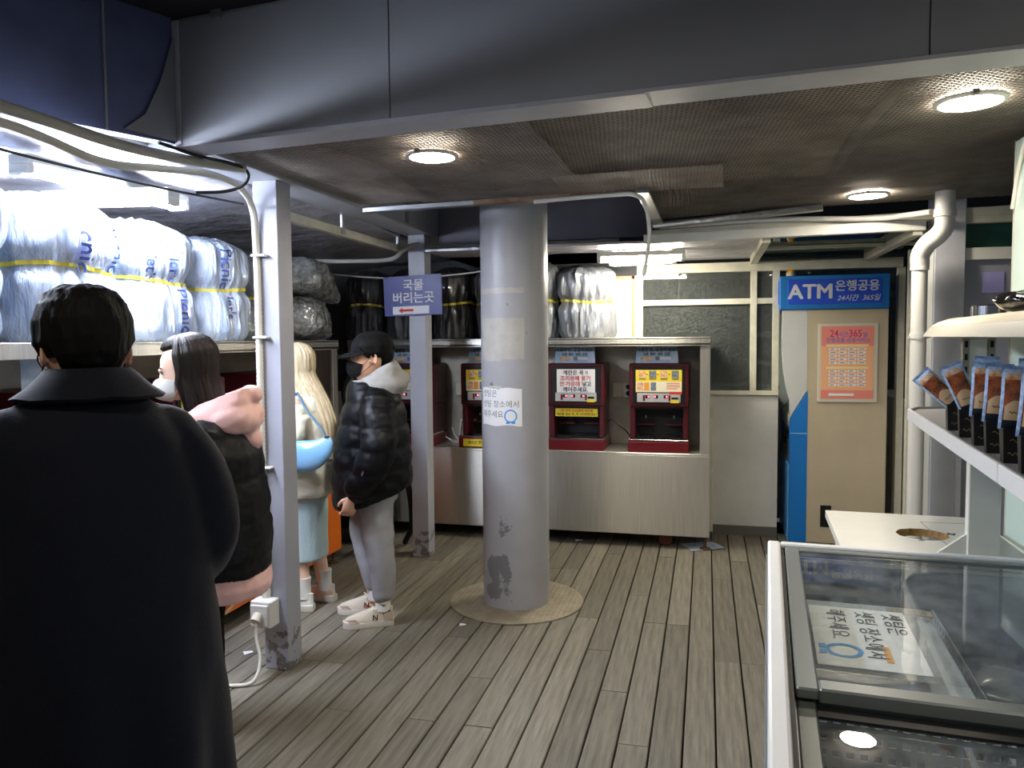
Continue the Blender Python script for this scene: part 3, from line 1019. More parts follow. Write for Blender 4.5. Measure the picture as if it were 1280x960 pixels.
def bundle(name, loc, h, rx, ry, m, label, seed, words=(), strap=True, ink=None, p=2.8, group='film wrapped bundles on the shelves'):
    t = thing(name, loc, label, 'bundle', group)

    def rad(a, u):
        b = (abs(math.cos(a) / rx) ** p + abs(math.sin(a) / ry) ** p) ** (-1 / p)
        pr = 1.0
        if strap: pr -= .13 * math.exp(-((u - .52) / .075) ** 2)
        pr *= 1 - .28 * max(0, (u - .88) / .12) ** 2
        pr *= 1 - .10 * max(0, (.1 - u) / .1) ** 1.5
        f = .030 * noise.noise(Vector((math.cos(a) * 5 + seed, math.sin(a) * 5, u * 2.0))) + .016 * noise.noise(Vector((math.cos(a) * 14 + seed, math.sin(a) * 14, u * 3.))) + .035 * noise.noise(Vector((seed * 3.3, a * .7, u * 1.5)))
        return b * pr + f

    n, k = 84, 34
    rg = []
    for i in range(k + 1):
        u = i / k
        rg.append([Vector((rad(2 * PI * j / n, u) * math.cos(2 * PI * j / n), rad(2 * PI * j / n, u) * math.sin(2 * PI * j / n), u * h)) for j in range(n)])
    mb = MB().rings(rg, caps=False)
    # gathered top
    top = rg[-1]
    c = Vector((0, 0, h + .02))
    r1 = [c + (v - Vector((0, 0, h))) * .55 + Vector((0, 0, .012 * noise.noise(v * 20) + .01)) for v in top]
    r2 = [c + (v - Vector((0, 0, h))) * .12 + Vector((0, 0, .012 * noise.noise(v * 30))) for v in top]
    mb.rings([top, r1, r2], caps=False)
    mb.add(r2, [tuple(range(n))]).add(rg[0], [tuple(reversed(range(n)))])
    mb.build('wrap', m, t, smooth=70)
    if strap:
        vs, fs = [], []
        for j in range(n):
            a = 2 * PI * j / n
            for dr, dz in ((.004, -.009), (.008, -.009), (.008, .009), (.004, .009)):
                r_ = rad(a, .52) + dr
                vs.append((r_ * math.cos(a), r_ * math.sin(a), .52 * h + dz + .012 * math.sin(a * 2 + seed)))
        for j in range(n):
            for q in range(4):
                fs.append((4 * j + q, 4 * ((j + 1) % n) + q, 4 * ((j + 1) % n) + (q + 1) % 4, 4 * j + (q + 1) % 4))
        MB().add(vs, fs).build('strap', M_strap, t)
    for (w, a0, z0, sz) in words:
        def bend(co, a0=a0, z0=z0):
            z = min(max(z0 - co.x, .01), h - .01)
            a = a0 + co.y / ((rx + ry) / 2)
            r_ = rad(a, z / h) + .012
            return Vector((r_ * math.cos(a), r_ * math.sin(a), z))
        text(w, sz, ink or M_picnic, t, (0, 0, 0), rot=(0, 0, 0), align='LEFT', bend=bend, thick=0, bold=.01)
    return t


bz = 1.622
bundle('film_bundle', (-2.82, 2.22, bz), .62, .24, .25, M_bw, 'white film wrapped bundle at the far left end of the shelf', 1.3)
bundle('film_bundle', (-2.83, 2.79, bz), .61, .24, .262, M_bw, 'blue-white film wrapped bundle printed Picnic, above the head of the man in the coat', 2.7, [('Picnic', R(-4), .56, .115), ('Picnic', R(45), .52, .09)])
bundle('film_bundle', (-2.84, 3.36, bz), .58, .24, .262, M_bw, 'white film wrapped bundle above the woman with the pink hood', 4.1, [("let's", R(-32), .42, .08), ("let's", R(4), .42, .08), ('Picnic', R(14), .27, .10)])
bundle('film_bundle', (-2.86, 3.89, bz), .56, .25, .245, M_bw, 'pale film wrapped bundle printed Picnic, just left of the conduit post', 5.9, [('Picnic', R(-14), .52, .10), ("let's", R(-8), .25, .08)])
bundle('film_bundle', (-2.86, 4.35, bz), .52, .24, .19, M_bg, 'film wrapped bundle hidden behind the square conduit post', 6.6)


def bag(loc, rx, ry, rz_, label, seed, tail):
    t = thing('film_bag', loc, label, 'bag', 'crinkled silver bags at the shelf end')
    n, k = 110, 46
    rg = []
    for i in range(k + 1):
        ph = -PI / 2 + PI * i / k
        ring = []
        for j in range(n):
            a = 2 * PI * j / n
            c_, s_ = math.cos(ph), math.sin(ph)
            v = Vector((rx * math.copysign(abs(c_) ** .6, c_) * math.cos(a), ry * math.copysign(abs(c_) ** .6, c_) * math.sin(a), rz_ * math.copysign(abs(s_) ** .75, s_)))
            d = .035 * noise.noise(v * 5 + Vector((seed, 0, 0))) + .016 * noise.noise(v * 17 + Vector((0, seed, 0))) + .010 * abs(noise.noise(v * 34))
            e = max(0, math.cos(a - R(70))) ** 10 * max(0, math.cos(ph + .45)) ** 2 * tail
            ring.append(v * (1 + d / rx) + Vector((math.cos(R(70)) * e, math.sin(R(70)) * e, -e * .5 + rz_)))
        rg.append(ring)
    MB().rings(rg).build('wrap', M_bf, t, smooth=50)
    return t


bag((-2.84, 4.88, 1.64), .24, .30, .145, 'lower crinkled silver plastic bag at the end of the left shelf', 3., .1)
bag((-2.84, 4.90, 1.945), .24, .29, .125, 'upper crinkled silver plastic bag at the end of the left shelf, on the other bag', 8., .2)
for i, (x, h, rx, m, lab) in enumerate(((-2.82, .55, .17, M_bd, 'dark film wrapped bundle at the left end of the rear shelf'),
                                        (-2.44, .56, .165, M_bd, 'dark film wrapped bundle partly behind the blue sign'),
                                        (-2.06, .56, .165, M_bd, 'dark film wrapped bundle between the blue sign and the pillar'),
                                        (-1.66, .56, .17, M_bg, 'grey film wrapped bundle hidden behind the top of the pillar'),
                                        (-1.30, .58, .12, M_bg, 'narrow grey film wrapped bundle at the right edge of the pillar'),
                                        (-.935, .55, .225, M_bg, 'large silver film wrapped bundle right of the pillar under the strip light'))):
    bundle('film_bundle', (x, 6.17, bz), h, rx, .2, m, lab, 11 + i * 1.7, [("Picnic", R(-80), .5, .1)] if i in (1, 2) else (), ink=M_greyprint)
t = thing('display_board', (-.72, 6.36, 1.622), 'white board with an orange edge standing on the rear shelf', 'board')
MB().box(-.2, .17, 0, .012, 0, .5).build('board', mat('pale_blue_board', 'DCE6EE', .5), t)
MB().box(.125, .15, -.004, 0, 0, .5).box(-.2, .15, -.004, 0, .475, .5).build('orange_edge', mat('orange_edge', 'E07A54', .5), t)

# blue sign on the second post
sg = thing('direction_sign', (-2.075, 5.298, 1.79), 'blue Korean direction sign with a red arrow on the square post', 'sign', rot=(0, 0, R(1.5)))
MB().prism([(-.223, .0), (.219, .012), (.214, .305), (-.231, .285)], -.008, 0, 'y').build('board', M_signnavy, sg)
MB().prism([(-.16, .012), (.12, .02), (.12, .078), (-.16, .07)], -.0095, -.0083, 'y').build('arrow_strip', M_paper, sg)
text('국물', .088, M_paper, sg, (.0, -.0095, .222), fat=.022, rot=(PI / 2, R(-1.5), 0))
text('버리는곳', .088, M_paper, sg, (.0, -.0095, .13), fat=.022, rot=(PI / 2, R(-1.5), 0))
MB().prism([(-.115, .042), (-.085, .022), (-.085, .034), (.0, .036), (.0, .053), (-.085, .051), (-.085, .062)], -.011, -.0098, 'y').build('red_arrow', M_inkred, sg)

# hose loop and dark clutter at the corner between the counters
t = thing('black_hose', (0, 0, 0), 'black flexible hose looping behind the man in the cap', 'hose')
MB().tube(bez([(-2.5, 5.28, 1.42), (-2.62, 5.27, 1.3), (-2.6, 5.25, 1.1), (-2.45, 5.22, .95), (-2.25, 5.2, .85), (-2.15, 5.3, .55), (-2.2, 5.5, .2), (-2.3, 5.6, .02)]), .022, 12).build('hose', M_rubber, t, smooth=60)
t = thing('equipment_rack', (-2.78, 5.45, 0), 'dark metal rack in the corner between the two counters', 'rack')
MB().box(-.3, .3, .1, .42, .12, .70).build('cabinet', M_dark, t, bevel=.004)
for x in (-.28, .28):
    MB().box(x - .02, x + .02, .1, .14, .7, 1.5).build('upright', M_steel_d, t)
    MB().box(x - .02, x + .02, .1, .14, 0, .12).build('leg', M_steel_d, t)
MB().box(-.3, .3, .1, .4, 1.47, 1.5).build('top', M_steel_d, t)
# ================================================================ ATM
atm = thing('cash_machine', (.64, 6.345, 0), 'blue and beige cash machine with a lit-up blue ATM header by the rear window', 'atm')
MB().box(.12, .695, 0, .05, 0, 1.825).build('side_panel', M_beige, atm, bevel=.004)
MB().box(.125, .70, .05, .74, 0, 1.82).build('cabinet', M_beige, atm)
MB().box(.23, .31, -.004, 0, .13, .3).build('floor_vent', M_dark, atm)
wing = [(-.067, 1.825), (-.069, 1.62), (-.066, 1.47), (-.056, 1.36), (-.040, 1.25), (-.022, 1.17), (-.008, 1.12), (.0, .985), (.12, 1.195), (.12, 1.825)]
M_wing = mat('pale_grey_wing', 'C2C5C4', .4, var=.04)
for y in (.0, .68):
    MB().prism(wing, y, y + .03, 'y').build('privacy_wing', M_wing, atm, bevel=.003)
    MB().prism([(.0, 0), (.0, .975), (.128, 1.20), (.128, 0)], y - .004, y + .034, 'y').build('blue_side', M_atmblue, atm, bevel=.003)
MB().box(-.001, .128, -.0055, -.004, .858, .864).build('seam_strip', mat('pale_blue_edge', '8FC0E8', .4), atm)
M_lblue = mat('pale_blue_front', '5FA5E0', .4)
MB().box(-.012, .12, .034, .676, 0, .62).build('front_body', M_lblue, atm, bevel=.004)
MB().prism([(-.004, .62), (.01, .66), (.02, .95), (.07, 1.12), (.125, 1.15), (.125, .62)], .06, .65, 'y').build('console', mat('silver_console', 'A9ADB2', .35, metal=.4), atm, bevel=.004)
mb = MB().prism([(.0, .9), (.0, .98), (.055, 1.12), (.065, 1.115), (.02, .96), (.02, .9)], .09, .62, 'y')
mb.build('screen_bezel', M_wing, atm)
MB().prism([(.008, .965), (.048, 1.075), (.054, 1.07), (.014, .96)], .14, .57, 'y').build('screen', M_black, atm)
MB().box(-.006, .02, .12, .36, .80, .84).box(-.008, .02, .42, .58, .73, .78).build('cash_slot', M_black, atm)
MB().box(-.002, .012, .034, .06, .62, .95).build('front_body', M_atmblue, atm)
MB().box(-.087, .695, -.02, .72, 1.825, 2.085).build('header', M_atmblue, atm, bevel=.005)
hd = MB().box(-.03, .64, -.024, -.019, 1.865, 2.055).build('sign_face', M_signblue, atm, bevel=.002)
M_lett = mat('pale_lettering', 'D9DDE6', .5)
text('ATM', .155, M_lett, atm, (.135, -.0255, 1.955), fat=.035, sx=1.02)
text('은행공용', .088, M_lett, atm, (.467, -.0255, 1.995), fat=.025, sx=.98)
text('24시간  365일', .052, M_lett, atm, (.475, -.0255, 1.905), shear=.3, bold=.008)
MB().box(-.091, -.086, .06, .64, 1.87, 2.05).build('sign_face', M_signblue, atm)
text('ATM', .12, M_lett, atm, (-.092, .35, 1.96), rot=(PI / 2, 0, -PI / 2), bold=.02)
lp = MB().lathe([(.034, 0), (.034, .03), (.03, .035)], (-.0, .1, 2.085), 20).build('beacon_base', M_ivory, atm, smooth=40)
MB().lathe([(.032, .03), (.032, .042), (.026, .055), (.0, .058)], (-.0, .1, 2.085), 20, cap1=False).build('beacon_lamp', mat('amber_lamp', 'E09A20', .25, coat=.6), atm, smooth=50)
# price board on the side
fr_ = MB()
x0_, x1_, z0_, z1_ = .195, .622, 1.108, 1.715
fr_.box(x0_, x1_, -.016, 0, z0_, z1_).build('poster_frame', M_ivory, atm, bevel=.004)
MB().box(x1_ + .012, x1_ + .03, -.003, 0, z0_ + .02, z1_ - .01).build('hinge_strip', M_beige, atm)
M_pink = mat('salmon_print', 'E0877A', .5)
M_peach = mat('peach_print', 'E8AE84', .5)
pos = MB().box(x0_ + .022, x1_ - .03, -.0185, -.0158, z0_ + .03, z1_ - .022).build('poster', M_peach, atm, bevel=.0008)
MB().box(x0_ + .022, x1_ - .03, -.0192, -.018, z1_ - .175, z1_ - .022).build('pink_band', M_pink, pos)
MB().box(x0_ + .022, x1_ - .03, -.0192, -.018, z0_ + .03, z0_ + .095).build('pink_band', M_pink, pos)
M_mag = mat('magenta_print', 'C02C6C', .5)
M_vio = mat('violet_print', '5A64B4', .5)
cx_ = (x0_ + x1_) / 2 - .004
text('24', .075, M_mag, pos, (cx_ - .095, -.0198, z1_ - .08), bold=.012, sx=.85)
text('시간', .045, M_vio, pos, (cx_ - .03, -.0198, z1_ - .088), bold=.01, sx=.8)
text('365', .075, M_mag, pos, (cx_ + .055, -.0198, z1_ - .08), bold=.012, sx=.85)
text('일', .04, M_vio, pos, (cx_ + .125, -.0198, z1_ - .09), bold=.012)
text('은행공용 금융서비스', .041, M_vio, pos, (cx_ + .005, -.0198, z1_ - .13), bold=.01, sx=.9)
mb = MB(); ml = MB()
for zz in (1.545, 1.375):
    MB().box(cx_ - .15, cx_ + .15, -.0195, -.018, zz - .008, zz + .009).build('yellow_band', mat('pale_yellow_print', 'EAD69A', .5), pos)
    for r_ in range(5):
        for c_ in range(4):
            x = cx_ - .102 + c_ * .068; z = zz - .026 - r_ * .0265
            MB().box(x - .029, x + .029, -.0192, -.018, z - .008, z + .008).build('name_plate', M_paper, pos)
            ml.box(x - .02, x + .008 + .012 * ((r_ + c_) % 2), -.0196, -.0191, z - .003, z + .003)
ml.build('print_line', M_inkgrey, pos, kind='stuff')
MB().box(cx_ - .13, cx_ + .05, -.0197, -.019, z0_ + .052, z0_ + .07).build('print_strip', M_paper, pos)

# ================================================================ PIPE, CABLE AND LAMPS
dp = thing('drain_pipe', (0, 0, 0), 'white plastic drain pipe with an elbow running down beside the grey column', 'pipe')
MB().tube([(1.255, 4.68, 2.40), (1.255, 4.68, 2.27)], .05, 20).build('downpipe', M_plast, dp, smooth=40)
MB().tube([(1.255, 4.68, 2.305), (1.255, 4.68, 2.262)], .056, 20).build('socket', M_plast, dp, smooth=40)
MB().tube(bez([(1.255, 4.68, 2.29), (1.255, 4.69, 2.215), (1.235, 4.71, 2.17), (1.19, 4.76, 2.125), (1.165, 4.79, 2.07), (1.165, 4.80, 2.02)]), .05, 20).build('elbow', M_plast, dp, smooth=50)
MB().tube([(1.165, 4.80, 2.03), (1.165, 4.80, 0)], .042, 20).build('downpipe', M_plast, dp, smooth=40)
MB().tube([(1.165, 4.80, 2.05), (1.165, 4.80, 1.985)], .049, 20).build('socket', M_plast, dp, smooth=40)
MB().box(1.11, 1.225, 4.79, 4.81, 1.60, 1.615).build('pipe_clip', M_plast, dp)
MB().tube([(1.165, 4.80, 1.63), (1.165, 4.80, 1.6)], .047, 20).build('pipe_clip', M_plast, dp, smooth=40)
t = thing('thin_pipe', (0, 0, 0), 'thin white pipe running along the cream rail into the ceiling', 'pipe')
MB().tube(bez([(-.3, 5.19, 2.345), (.4, 5.09, 2.345), (.95, 4.98, 2.31), (1.1, 4.87, 2.305), (1.2, 4.74, 2.30)]), .016, 12).build('pipe', M_plast, t, smooth=50)


def downlight(loc, label):
    t = thing('downlight', loc, label, 'lamp', 'round recessed ceiling lamps')
    MB().lathe([(.11, 0), (.11, -.008), (.094, -.012), (.092, -.004)], n=40, cap0=False, cap1=False).build('trim_ring', M_plast, t, smooth=40)
    MB().lathe([(.094, -.006), (.06, -.0095), (.0, -.011)], n=40, cap0=False, cap1=False).build('diffuser', M_dl, t, smooth=60)
    MB().box(-.03, -.012, -.128, -.108, -.014, .0).build('spring_clip', M_alu, t)
    return t


M_dl = lamp_mat('warm_white_diffuser', 'FFF1DC', DOWNLIGHT)
downlight((-1.114, 3.079, 2.387), 'round recessed lamp in the mesh ceiling left of the pillar')
downlight((.834, 2.86, 2.387), 'round recessed lamp at the upper right, nearest the grey fascia')
downlight((.848, 4.588, 2.387), 'round recessed lamp above the cash machine, deep in the mesh ceiling')
downlight((-.9, .3, 2.858), 'unseen round lamp added in the street side soffit, left one')  # guessed lamp out of view, added to light the fronts
downlight((1.1, .2, 2.858), 'unseen round lamp added in the street side soffit, right one')  # second added lamp overhead out of view, also for the fronts


def batten(loc, rz, L, label, m, group=None):
    t = thing('strip_light', loc, label, 'lamp', 'fluorescent strip lights', rz=rz)
    MB().box(-L / 2, L / 2, -.05, .05, 0, .035).build('housing', M_white, t, bevel=.004)
    for y in (-.03, .03):
        tb = MB().tube([(-L / 2 + .03, y, -.02), (L / 2 - .03, y, -.02)], .014, 12).build('tube', m, t, smooth=40)
    for x in (-L / 2 + .015, L / 2 - .015):
        MB().box(x - .015, x + .015, -.05, .05, -.038, 0).build('lamp_holder', M_white, t, bevel=.004)
    return t


M_tl = lamp_mat('cool_white_tube', 'E4ECFF', TUBE_LEFT)
M_tb = lamp_mat('neutral_white_tube', 'FFF6E2', TUBE_BACK)
batten((-2.58, 2.93, 2.315), PI / 2, .95, 'fluorescent strip light along the left foil roof above the film bundles', M_tl)
batten((-2.66, 3.02, 2.28), R(8), .62, 'fluorescent strip light lying crosswise under the left foil roof', M_tl)
batten((-2.6, 1.88, 2.315), PI / 2, .95, 'added unseen fluorescent strip light nearest the street under the left foil roof', M_tl)  # added tube, assumed rather than seen, set to keep light off the fascia
batten((-.46, 5.62, 2.20), R(4), .62, 'fluorescent strip light across the foil roof by the rear window', M_tb)
batten((-.47, 5.9, 2.205), R(-12), .5, 'second fluorescent strip light closest to the rear window', M_tb)
t = thing('white_hose', (0, 0, 0), 'white hose hanging in front of the rear strip lights', 'hose')
MB().tube(bez([(-.9, 4.07, 2.35), (-.5, 4.05, 2.36), (-.36, 4.04, 2.352), (-.31, 4.1, 2.30), (-.295, 4.15, 2.17), (-.31, 4.16, 2.04), (-.325, 4.16, 1.95)]), .011, 10).build('hose', M_plast, t, smooth=60)

# conduits under the side beam, down the square post to a socket box
t = thing('conduit', (0, 0, 0), 'upper grey conduit along the dark blue tarpaulin', 'conduit', 'conduits under the side beam')
MB().tube(bez([(-2.33, 1.3, 2.345), (-2.13, 1.9, 2.35), (-2.07, 2.4, 2.335), (-2.04, 2.7, 2.35), (-1.99, 2.85, 2.355), (-1.93, 2.97, 2.36)]), .02, 12).build('conduit', M_cable, t, smooth=60)
t = thing('conduit', (0, 0, 0), 'white cable conduit that bends down the square post to a socket box', 'conduit', 'conduits under the side beam')
MB().tube(bez([(-2.3, 1.3, 2.30), (-2.13, 1.94, 2.305), (-2.1, 2.34, 2.265), (-2.1, 2.66, 2.305), (-2.1, 2.96, 2.345), (-2.09, 3.16, 2.33), (-2.088, 3.27, 2.25), (-2.088, 3.292, 2.1), (-2.085, 3.293, 1.9)], 8) + [Vector((-2.085, 3.293, .37))], .0155, 12).build('conduit', M_cablew, t, smooth=60)
mb = MB()
for i in range(70): mb.lathe([(.0168, 0), (.0175, .004), (.0168, .008)], (-2.085, 3.293, .40 + i * .0205), 10)
mb.build('corrugation', M_cablew, t, smooth=60, kind='stuff')
for z in (2.02, 1.63, 1.0):
    MB().box(-2.108, -2.035, 3.272, 3.308, z, z + .012).build('pipe_clip', M_plast, t, bevel=.003)
sb = thing('socket_box', (-2.078, 3.27, .235), 'white socket box with a plug at the foot of the square conduit post', 'socket')
MB().box(-.055, .055, -.045, .038, 0, .13).build('housing', M_plast, sb, bevel=.005)
MB().box(-.05, .045, -.055, -.045, .01, .115).build('cover', M_plast, sb, bevel=.004)
MB().lathe([(.02, 0), (.022, .03), (.018, .045)], (-.007, .023, .13), 14).build('gland', M_cablew, sb, smooth=40)
MB().tube([(-.005, -.055, .07), (-.005, -.085, .045)], .024, 14).build('plug', M_ivory, sb, smooth=40)
t = thing('power_cable', (0, 0, 0), 'cream cable running from the socket box across the planks', 'cable')
MB().tube(bez([(-2.083, 3.2, .27), (-2.08, 3.19, .2), (-2.05, 3.17, .1), (-2.06, 3.12, .02), (-2.15, 3.08, .009), (-2.35, 3.05, .008), (-2.6, 3.1, .009)]), .008, 10).build('cable', M_cablew, t, smooth=60)
t = thing('thin_cable', (0, 0, 0), 'thin dark cable looped under the corner of the fascia', 'cable')
MB().tube(bez([(-2.02, 2.55, 2.375), (-1.98, 2.72, 2.362), (-1.94, 2.9, 2.365), (-1.92, 2.98, 2.345), (-1.95, 3.0, 2.30), (-2.03, 2.98, 2.27), (-2.12, 2.9, 2.255)]), .007, 8).build('cable', M_rubber, t, smooth=60)
t = thing('thin_cable', (0, 0, 0), 'thin dark cable stretched below the left foil roof', 'cable')
MB().tube(bez([(-2.3, 1.2, 2.29), (-2.25, 2.0, 2.255), (-2.2, 2.7, 2.255), (-2.14, 3.28, 2.27)]), .005, 8).build('cable', M_rubber, t, smooth=60)
t = thing('rail_bracket', (0, 0, 0), 'cream metal rail hung under the side beam between the posts', 'rail')
MB().beam((-2.19, 3.45, 2.285), (-2.19, 5.3, 2.285), .04, .05).build('rail', M_cream, t, bevel=.003)
for y in (4.35, 5.22):
    MB().box(-2.175, -2.160, y, y + .04, 2.27, 2.42).build('hanger', M_alu, t)
t = thing('conduit', (0, 0, 0), 'grey conduit passing over the top of the blue sign post to the rear beam', 'conduit', 'conduits under the side beam')
MB().tube(bez([(-2.95, 5.1, 2.2), (-2.5, 5.16, 2.19), (-2.22, 5.22, 2.20), (-2.15, 5.29, 2.27), (-2.05, 5.30, 2.31), (-1.95, 5.4, 2.305), (-1.4, 5.47, 2.30), (-.6, 5.47, 2.30)]), .016, 10).build('conduit', M_cable, t, smooth=60)
t = thing('rail_bracket', (0, 0, 0), 'cream metal rail under the lilac grey rear beam', 'rail')
MB().beam((-1.88, 5.57, 2.285), (-.5, 5.57, 2.27), .05, .05).build('rail', M_cream, t, bevel=.003)
t = thing('thin_cable', (0, 0, 0), 'thin white cable sagging behind the blue sign post', 'cable')
MB().tube(bez([(-3.5, 5.4, 2.22), (-2.9, 5.45, 2.14), (-2.4, 5.48, 2.09), (-2.0, 5.5, 2.09), (-1.5, 5.52, 2.14), (-1.1, 5.56, 2.26)]), .006, 8).build('cable', M_cablew, t, smooth=60)

# ================================================================ FREEZER
fz = thing('chest_freezer', (.22, 2.815, 0), 'white chest freezer with sliding glass lids and grey frames in the right foreground', 'freezer', rz=R(-4.2))
FW, FL = .86, 2.15
M_fz = mat('freezer_white', 'DCDFE0', .35, var=.03)
M_fgrey = mat('freezer_grey_frame', '6F7675', .35, metal=.3)
M_gask = mat('black_gasket', '0E0F10', .5)
M_frost = mat('frosted_liner', '5E6880', .7, col2='B9C2CC', vscale=5, bump=.4, bscale=20)
mb = MB()
mb.box(.0, .05, -FL, 0, .09, .86).box(FW - .05, FW, -FL, 0, .09, .86).box(.05, FW - .05, -.05, 0, .09, .86).box(.05, FW - .05, -FL, -FL + .05, .09, .86).box(.05, FW - .05, -FL + .05, -.05, .09, .2)
mb.build('body', M_fz, fz)
mb = MB()
mb.box(-.006, .036, -FL, .004, .852, .902).box(FW - .036, FW + .006, -FL, .004, .852, .902).box(.036, FW - .036, -.028, .004, .852, .902).box(.036, FW - .036, -FL, -FL + .04, .852, .902)
mb.build('rim', M_fz, fz, bevel=.008, bseg=2)
MB().box(-.012, -.004, -FL, 0, .80, .852).build('side_rail', M_alu, fz, bevel=.003)
MB().box(-.004, .0, -FL + .05, -.05, .3, .62).build('blue_stripe', mat('pale_blue_stripe', '9DC3E6', .4), fz)
MB().box(.036, .046, -FL + .04, -.028, .85, .886).box(.046, FW - .036, -.036, -.028, .85, .886).build('gasket', M_gask, fz)
mb = MB()
mb.box(.051, .06, -FL + .05, -.05, .2, .85).box(FW - .06, FW - .051, -FL + .05, -.05, .2, .85).box(.06, FW - .06, -.06, -.05, .2, .85).box(.05, FW - .05, -FL + .05, -.05, .2, .22)
mb.build('liner', M_frost, fz)
# upper lid (far) and lower lid (near)
M_lid = glass_mat('lid_glass', (.95, .97, .965, 1), .015, 1.2, .16, 'C4CCCC', 9)


def lid(y0, y1, z, name='glass_lid', fl=.045, bar=.05):
    f = MB()
    f.box(.05, .05 + fl, y0, y1, z - .014, z + .01).box(FW - .05 - fl, FW - .05, y0, y1, z - .014, z + .01)
    f.box(.05 + fl, FW - .05 - fl, y1 - .03, y1, z - .014, z + .01)
    f.box(.05 + fl, FW - .05 - fl, y0, y0 + bar, z - .02, z + .012)
    o = f.build(name, M_fgrey, fz, bevel=.004)
    MB().box(.05 + fl, FW - .05 - fl, y0 + bar, y1 - .03, z - .003, z + .003).build('pane', M_lid, o)
    return o


lid(-1.165, -.04, .884)
l2 = lid(-FL + .06, -1.11, .852, fl=.04)
MB().box(.09, FW - .09, -1.215, -1.168, .856, .862).build('dark_band', M_gask, l2)
# wire dividers: perforated white sheets
M_perf = mat('pale_sheet', 'A9B0B2', .5)


def perforated(x0_, x1_, y, z0_, z1_, parent, nx=14, nz=8, along='x'):
    mb = MB()
    w = (x1_ - x0_) / nx; h = (z1_ - z0_) / nz
    for i in range(nx):
        for j in range(nz):
            cx, cz = x0_ + (i + .5) * w, z0_ + (j + .5) * h
            r_ = min(w, h) * .28
            o = [(cx - w / 2, cz - h / 2), (cx + w / 2, cz - h / 2), (cx + w / 2, cz + h / 2), (cx - w / 2, cz + h / 2)]
            q = [(cx - r_, cz - r_), (cx + r_, cz - r_), (cx + r_, cz + r_), (cx - r_, cz + r_)]
            P_ = (lambda p: (p[0], y, p[1])) if along == 'x' else (lambda p: (y, p[0], p[1]))
            mb.add([P_(p) for p in o + q], [(k, (k + 1) % 4, 4 + (k + 1) % 4, 4 + k) for k in range(4)])
    o = mb.build('perforated_divider', M_perf, parent)
    s_ = o.modifiers.new('solid', 'SOLIDIFY'); s_.thickness = .004
    return o


perforated(.07, FW - .07, -1.05, .34, .80, fz, 26, 12)
perforated(-1.0, -.1, .50, .30, .74, fz, 24, 12, 'y')
perforated(.07, FW - .07, -1.55, .40, .80, fz, 26, 11)
perforated(-2.0, -1.1, .36, .34, .74, fz, 24, 10, 'y')
# things lying inside
sheet_ = thing('ice_sheet', (.62, 2.28, .76), 'white polystyrene sheet lying inside the freezer under the paper sign', 'board', rz=R(-4))
pn = thing('paper_sign', (.405, 2.14, .832), 'white laminated Korean handwritten sign under the far freezer lid', 'sign', rz=R(-4))
MB().box(-.17, .19, -.25, .26, -.003, -.0015).build('plastic_sleeve', glass_mat('clear_sleeve', (.95, .95, .95, 1), .08, 1.5, .15, 'E0E4E4', 14), pn)
MB().box(-.125, .125, -.215, .215, -.001, 0).build('sheet', M_paper, pn)
for s_, x_, l_ in (('셋팅은', .085, .05), ('셋팅 장소에서', .015, .05), ('해주세요.', -.06, .05)):
    text(s_, .056, M_inkdk, pn, (x_, .19, .0015), rot=(0, 0, -PI / 2), align='LEFT', bold=-.004, spacing=1.1)
ring_emblem(pn, 0, 0, .045, 0, Matrix.Translation((-.058, -.115, .0015)) @ Matrix.Rotation(-PI / 2, 4, 'Z') @ Matrix.Rotation(-PI / 2, 4, 'X'))
MB().box(.035, .05, -.165, -.065, .0005, .0016).build('orange_print', M_orangeink, pn)
# freeze contents
COL_ = [('8E2230', 'D8C8B8'), ('C8CCD0', '8898A8'), ('B03038', 'E8E0D0'), ('3A4A7A', '9AB0C8'), ('D8D2BC', 'A8A090'), ('506070', 'B0B8C0')]
for i, (x, y, z, rz_, L_, W_, lab) in enumerate(((.79, 2.05, .655, .4, .24, .16, 'red and white frozen food packet at the right inside the freezer'), (.80, 2.34, .655, 1.1, .22, .15, 'pale frozen packet lying inside the freezer near the divider'),
                                                 (.78, 1.86, .655, .9, .2, .14, 'small red frozen packet by the near bar of the far lid'), (.60, 2.6, .46, .2, .26, .18, 'dark blue frosted packet at the far end of the freezer'),
                                                 (.40, 1.45, .48, .5, .24, .16, 'cream frozen packet under the near freezer lid'), (.50, 1.25, .46, 1.3, .24, .17, 'grey frosted packet under the near freezer lid by the divider'))):
    t = thing('frozen_packet', (x, y, z), lab, 'packet', 'frozen packets in the freezer', rz=rz_)
    n = 14
    rg = []
    for a in range(n + 1):
        u = a / n
        th = .028 * math.sin(PI * u) ** .5 + .002
        ring = []
        for j in range(16):
            b = 2 * PI * j / 16
            ring.append(Vector(((u - .5) * L_, W_ / 2 * math.cos(b) * (1 - .06 * math.sin(PI * u)), th * math.sin(b) + .006 * noise.noise(Vector((u * 6, b, i))))))
        rg.append(ring)
    MB().rings(rg).build('wrapper', mat('packet_wrap_%d' % i, COL_[i][0], .25, col2=COL_[i][1], vscale=12, coat=.5, bump=.4, bscale=20), t, smooth=60)
mb = MB().box(-.2, .2, -.32, .28, -.015, .0)
mb.build('sheet', mat('frosty_white_sheet', 'B9C6D4', .6, var=.2, vscale=6, bump=.4, bscale=15), sheet_, bevel=.004)
sheet_.location = (.42, 2.22, .80)
mb = MB().box(.09, .78, -1.03, -.1, .22, .42)
mb.build('frozen_stock', mat('frosty_dark_boxes', '2C3350', .6, col2='7884A0', vscale=5, bump=.5, bscale=14), fz, kind='stuff')
MB().box(.52, .79, -1.03, -.35, .42, .628).build('frozen_stock', bpy.data.materials['frosty_dark_boxes'], fz, kind='stuff')
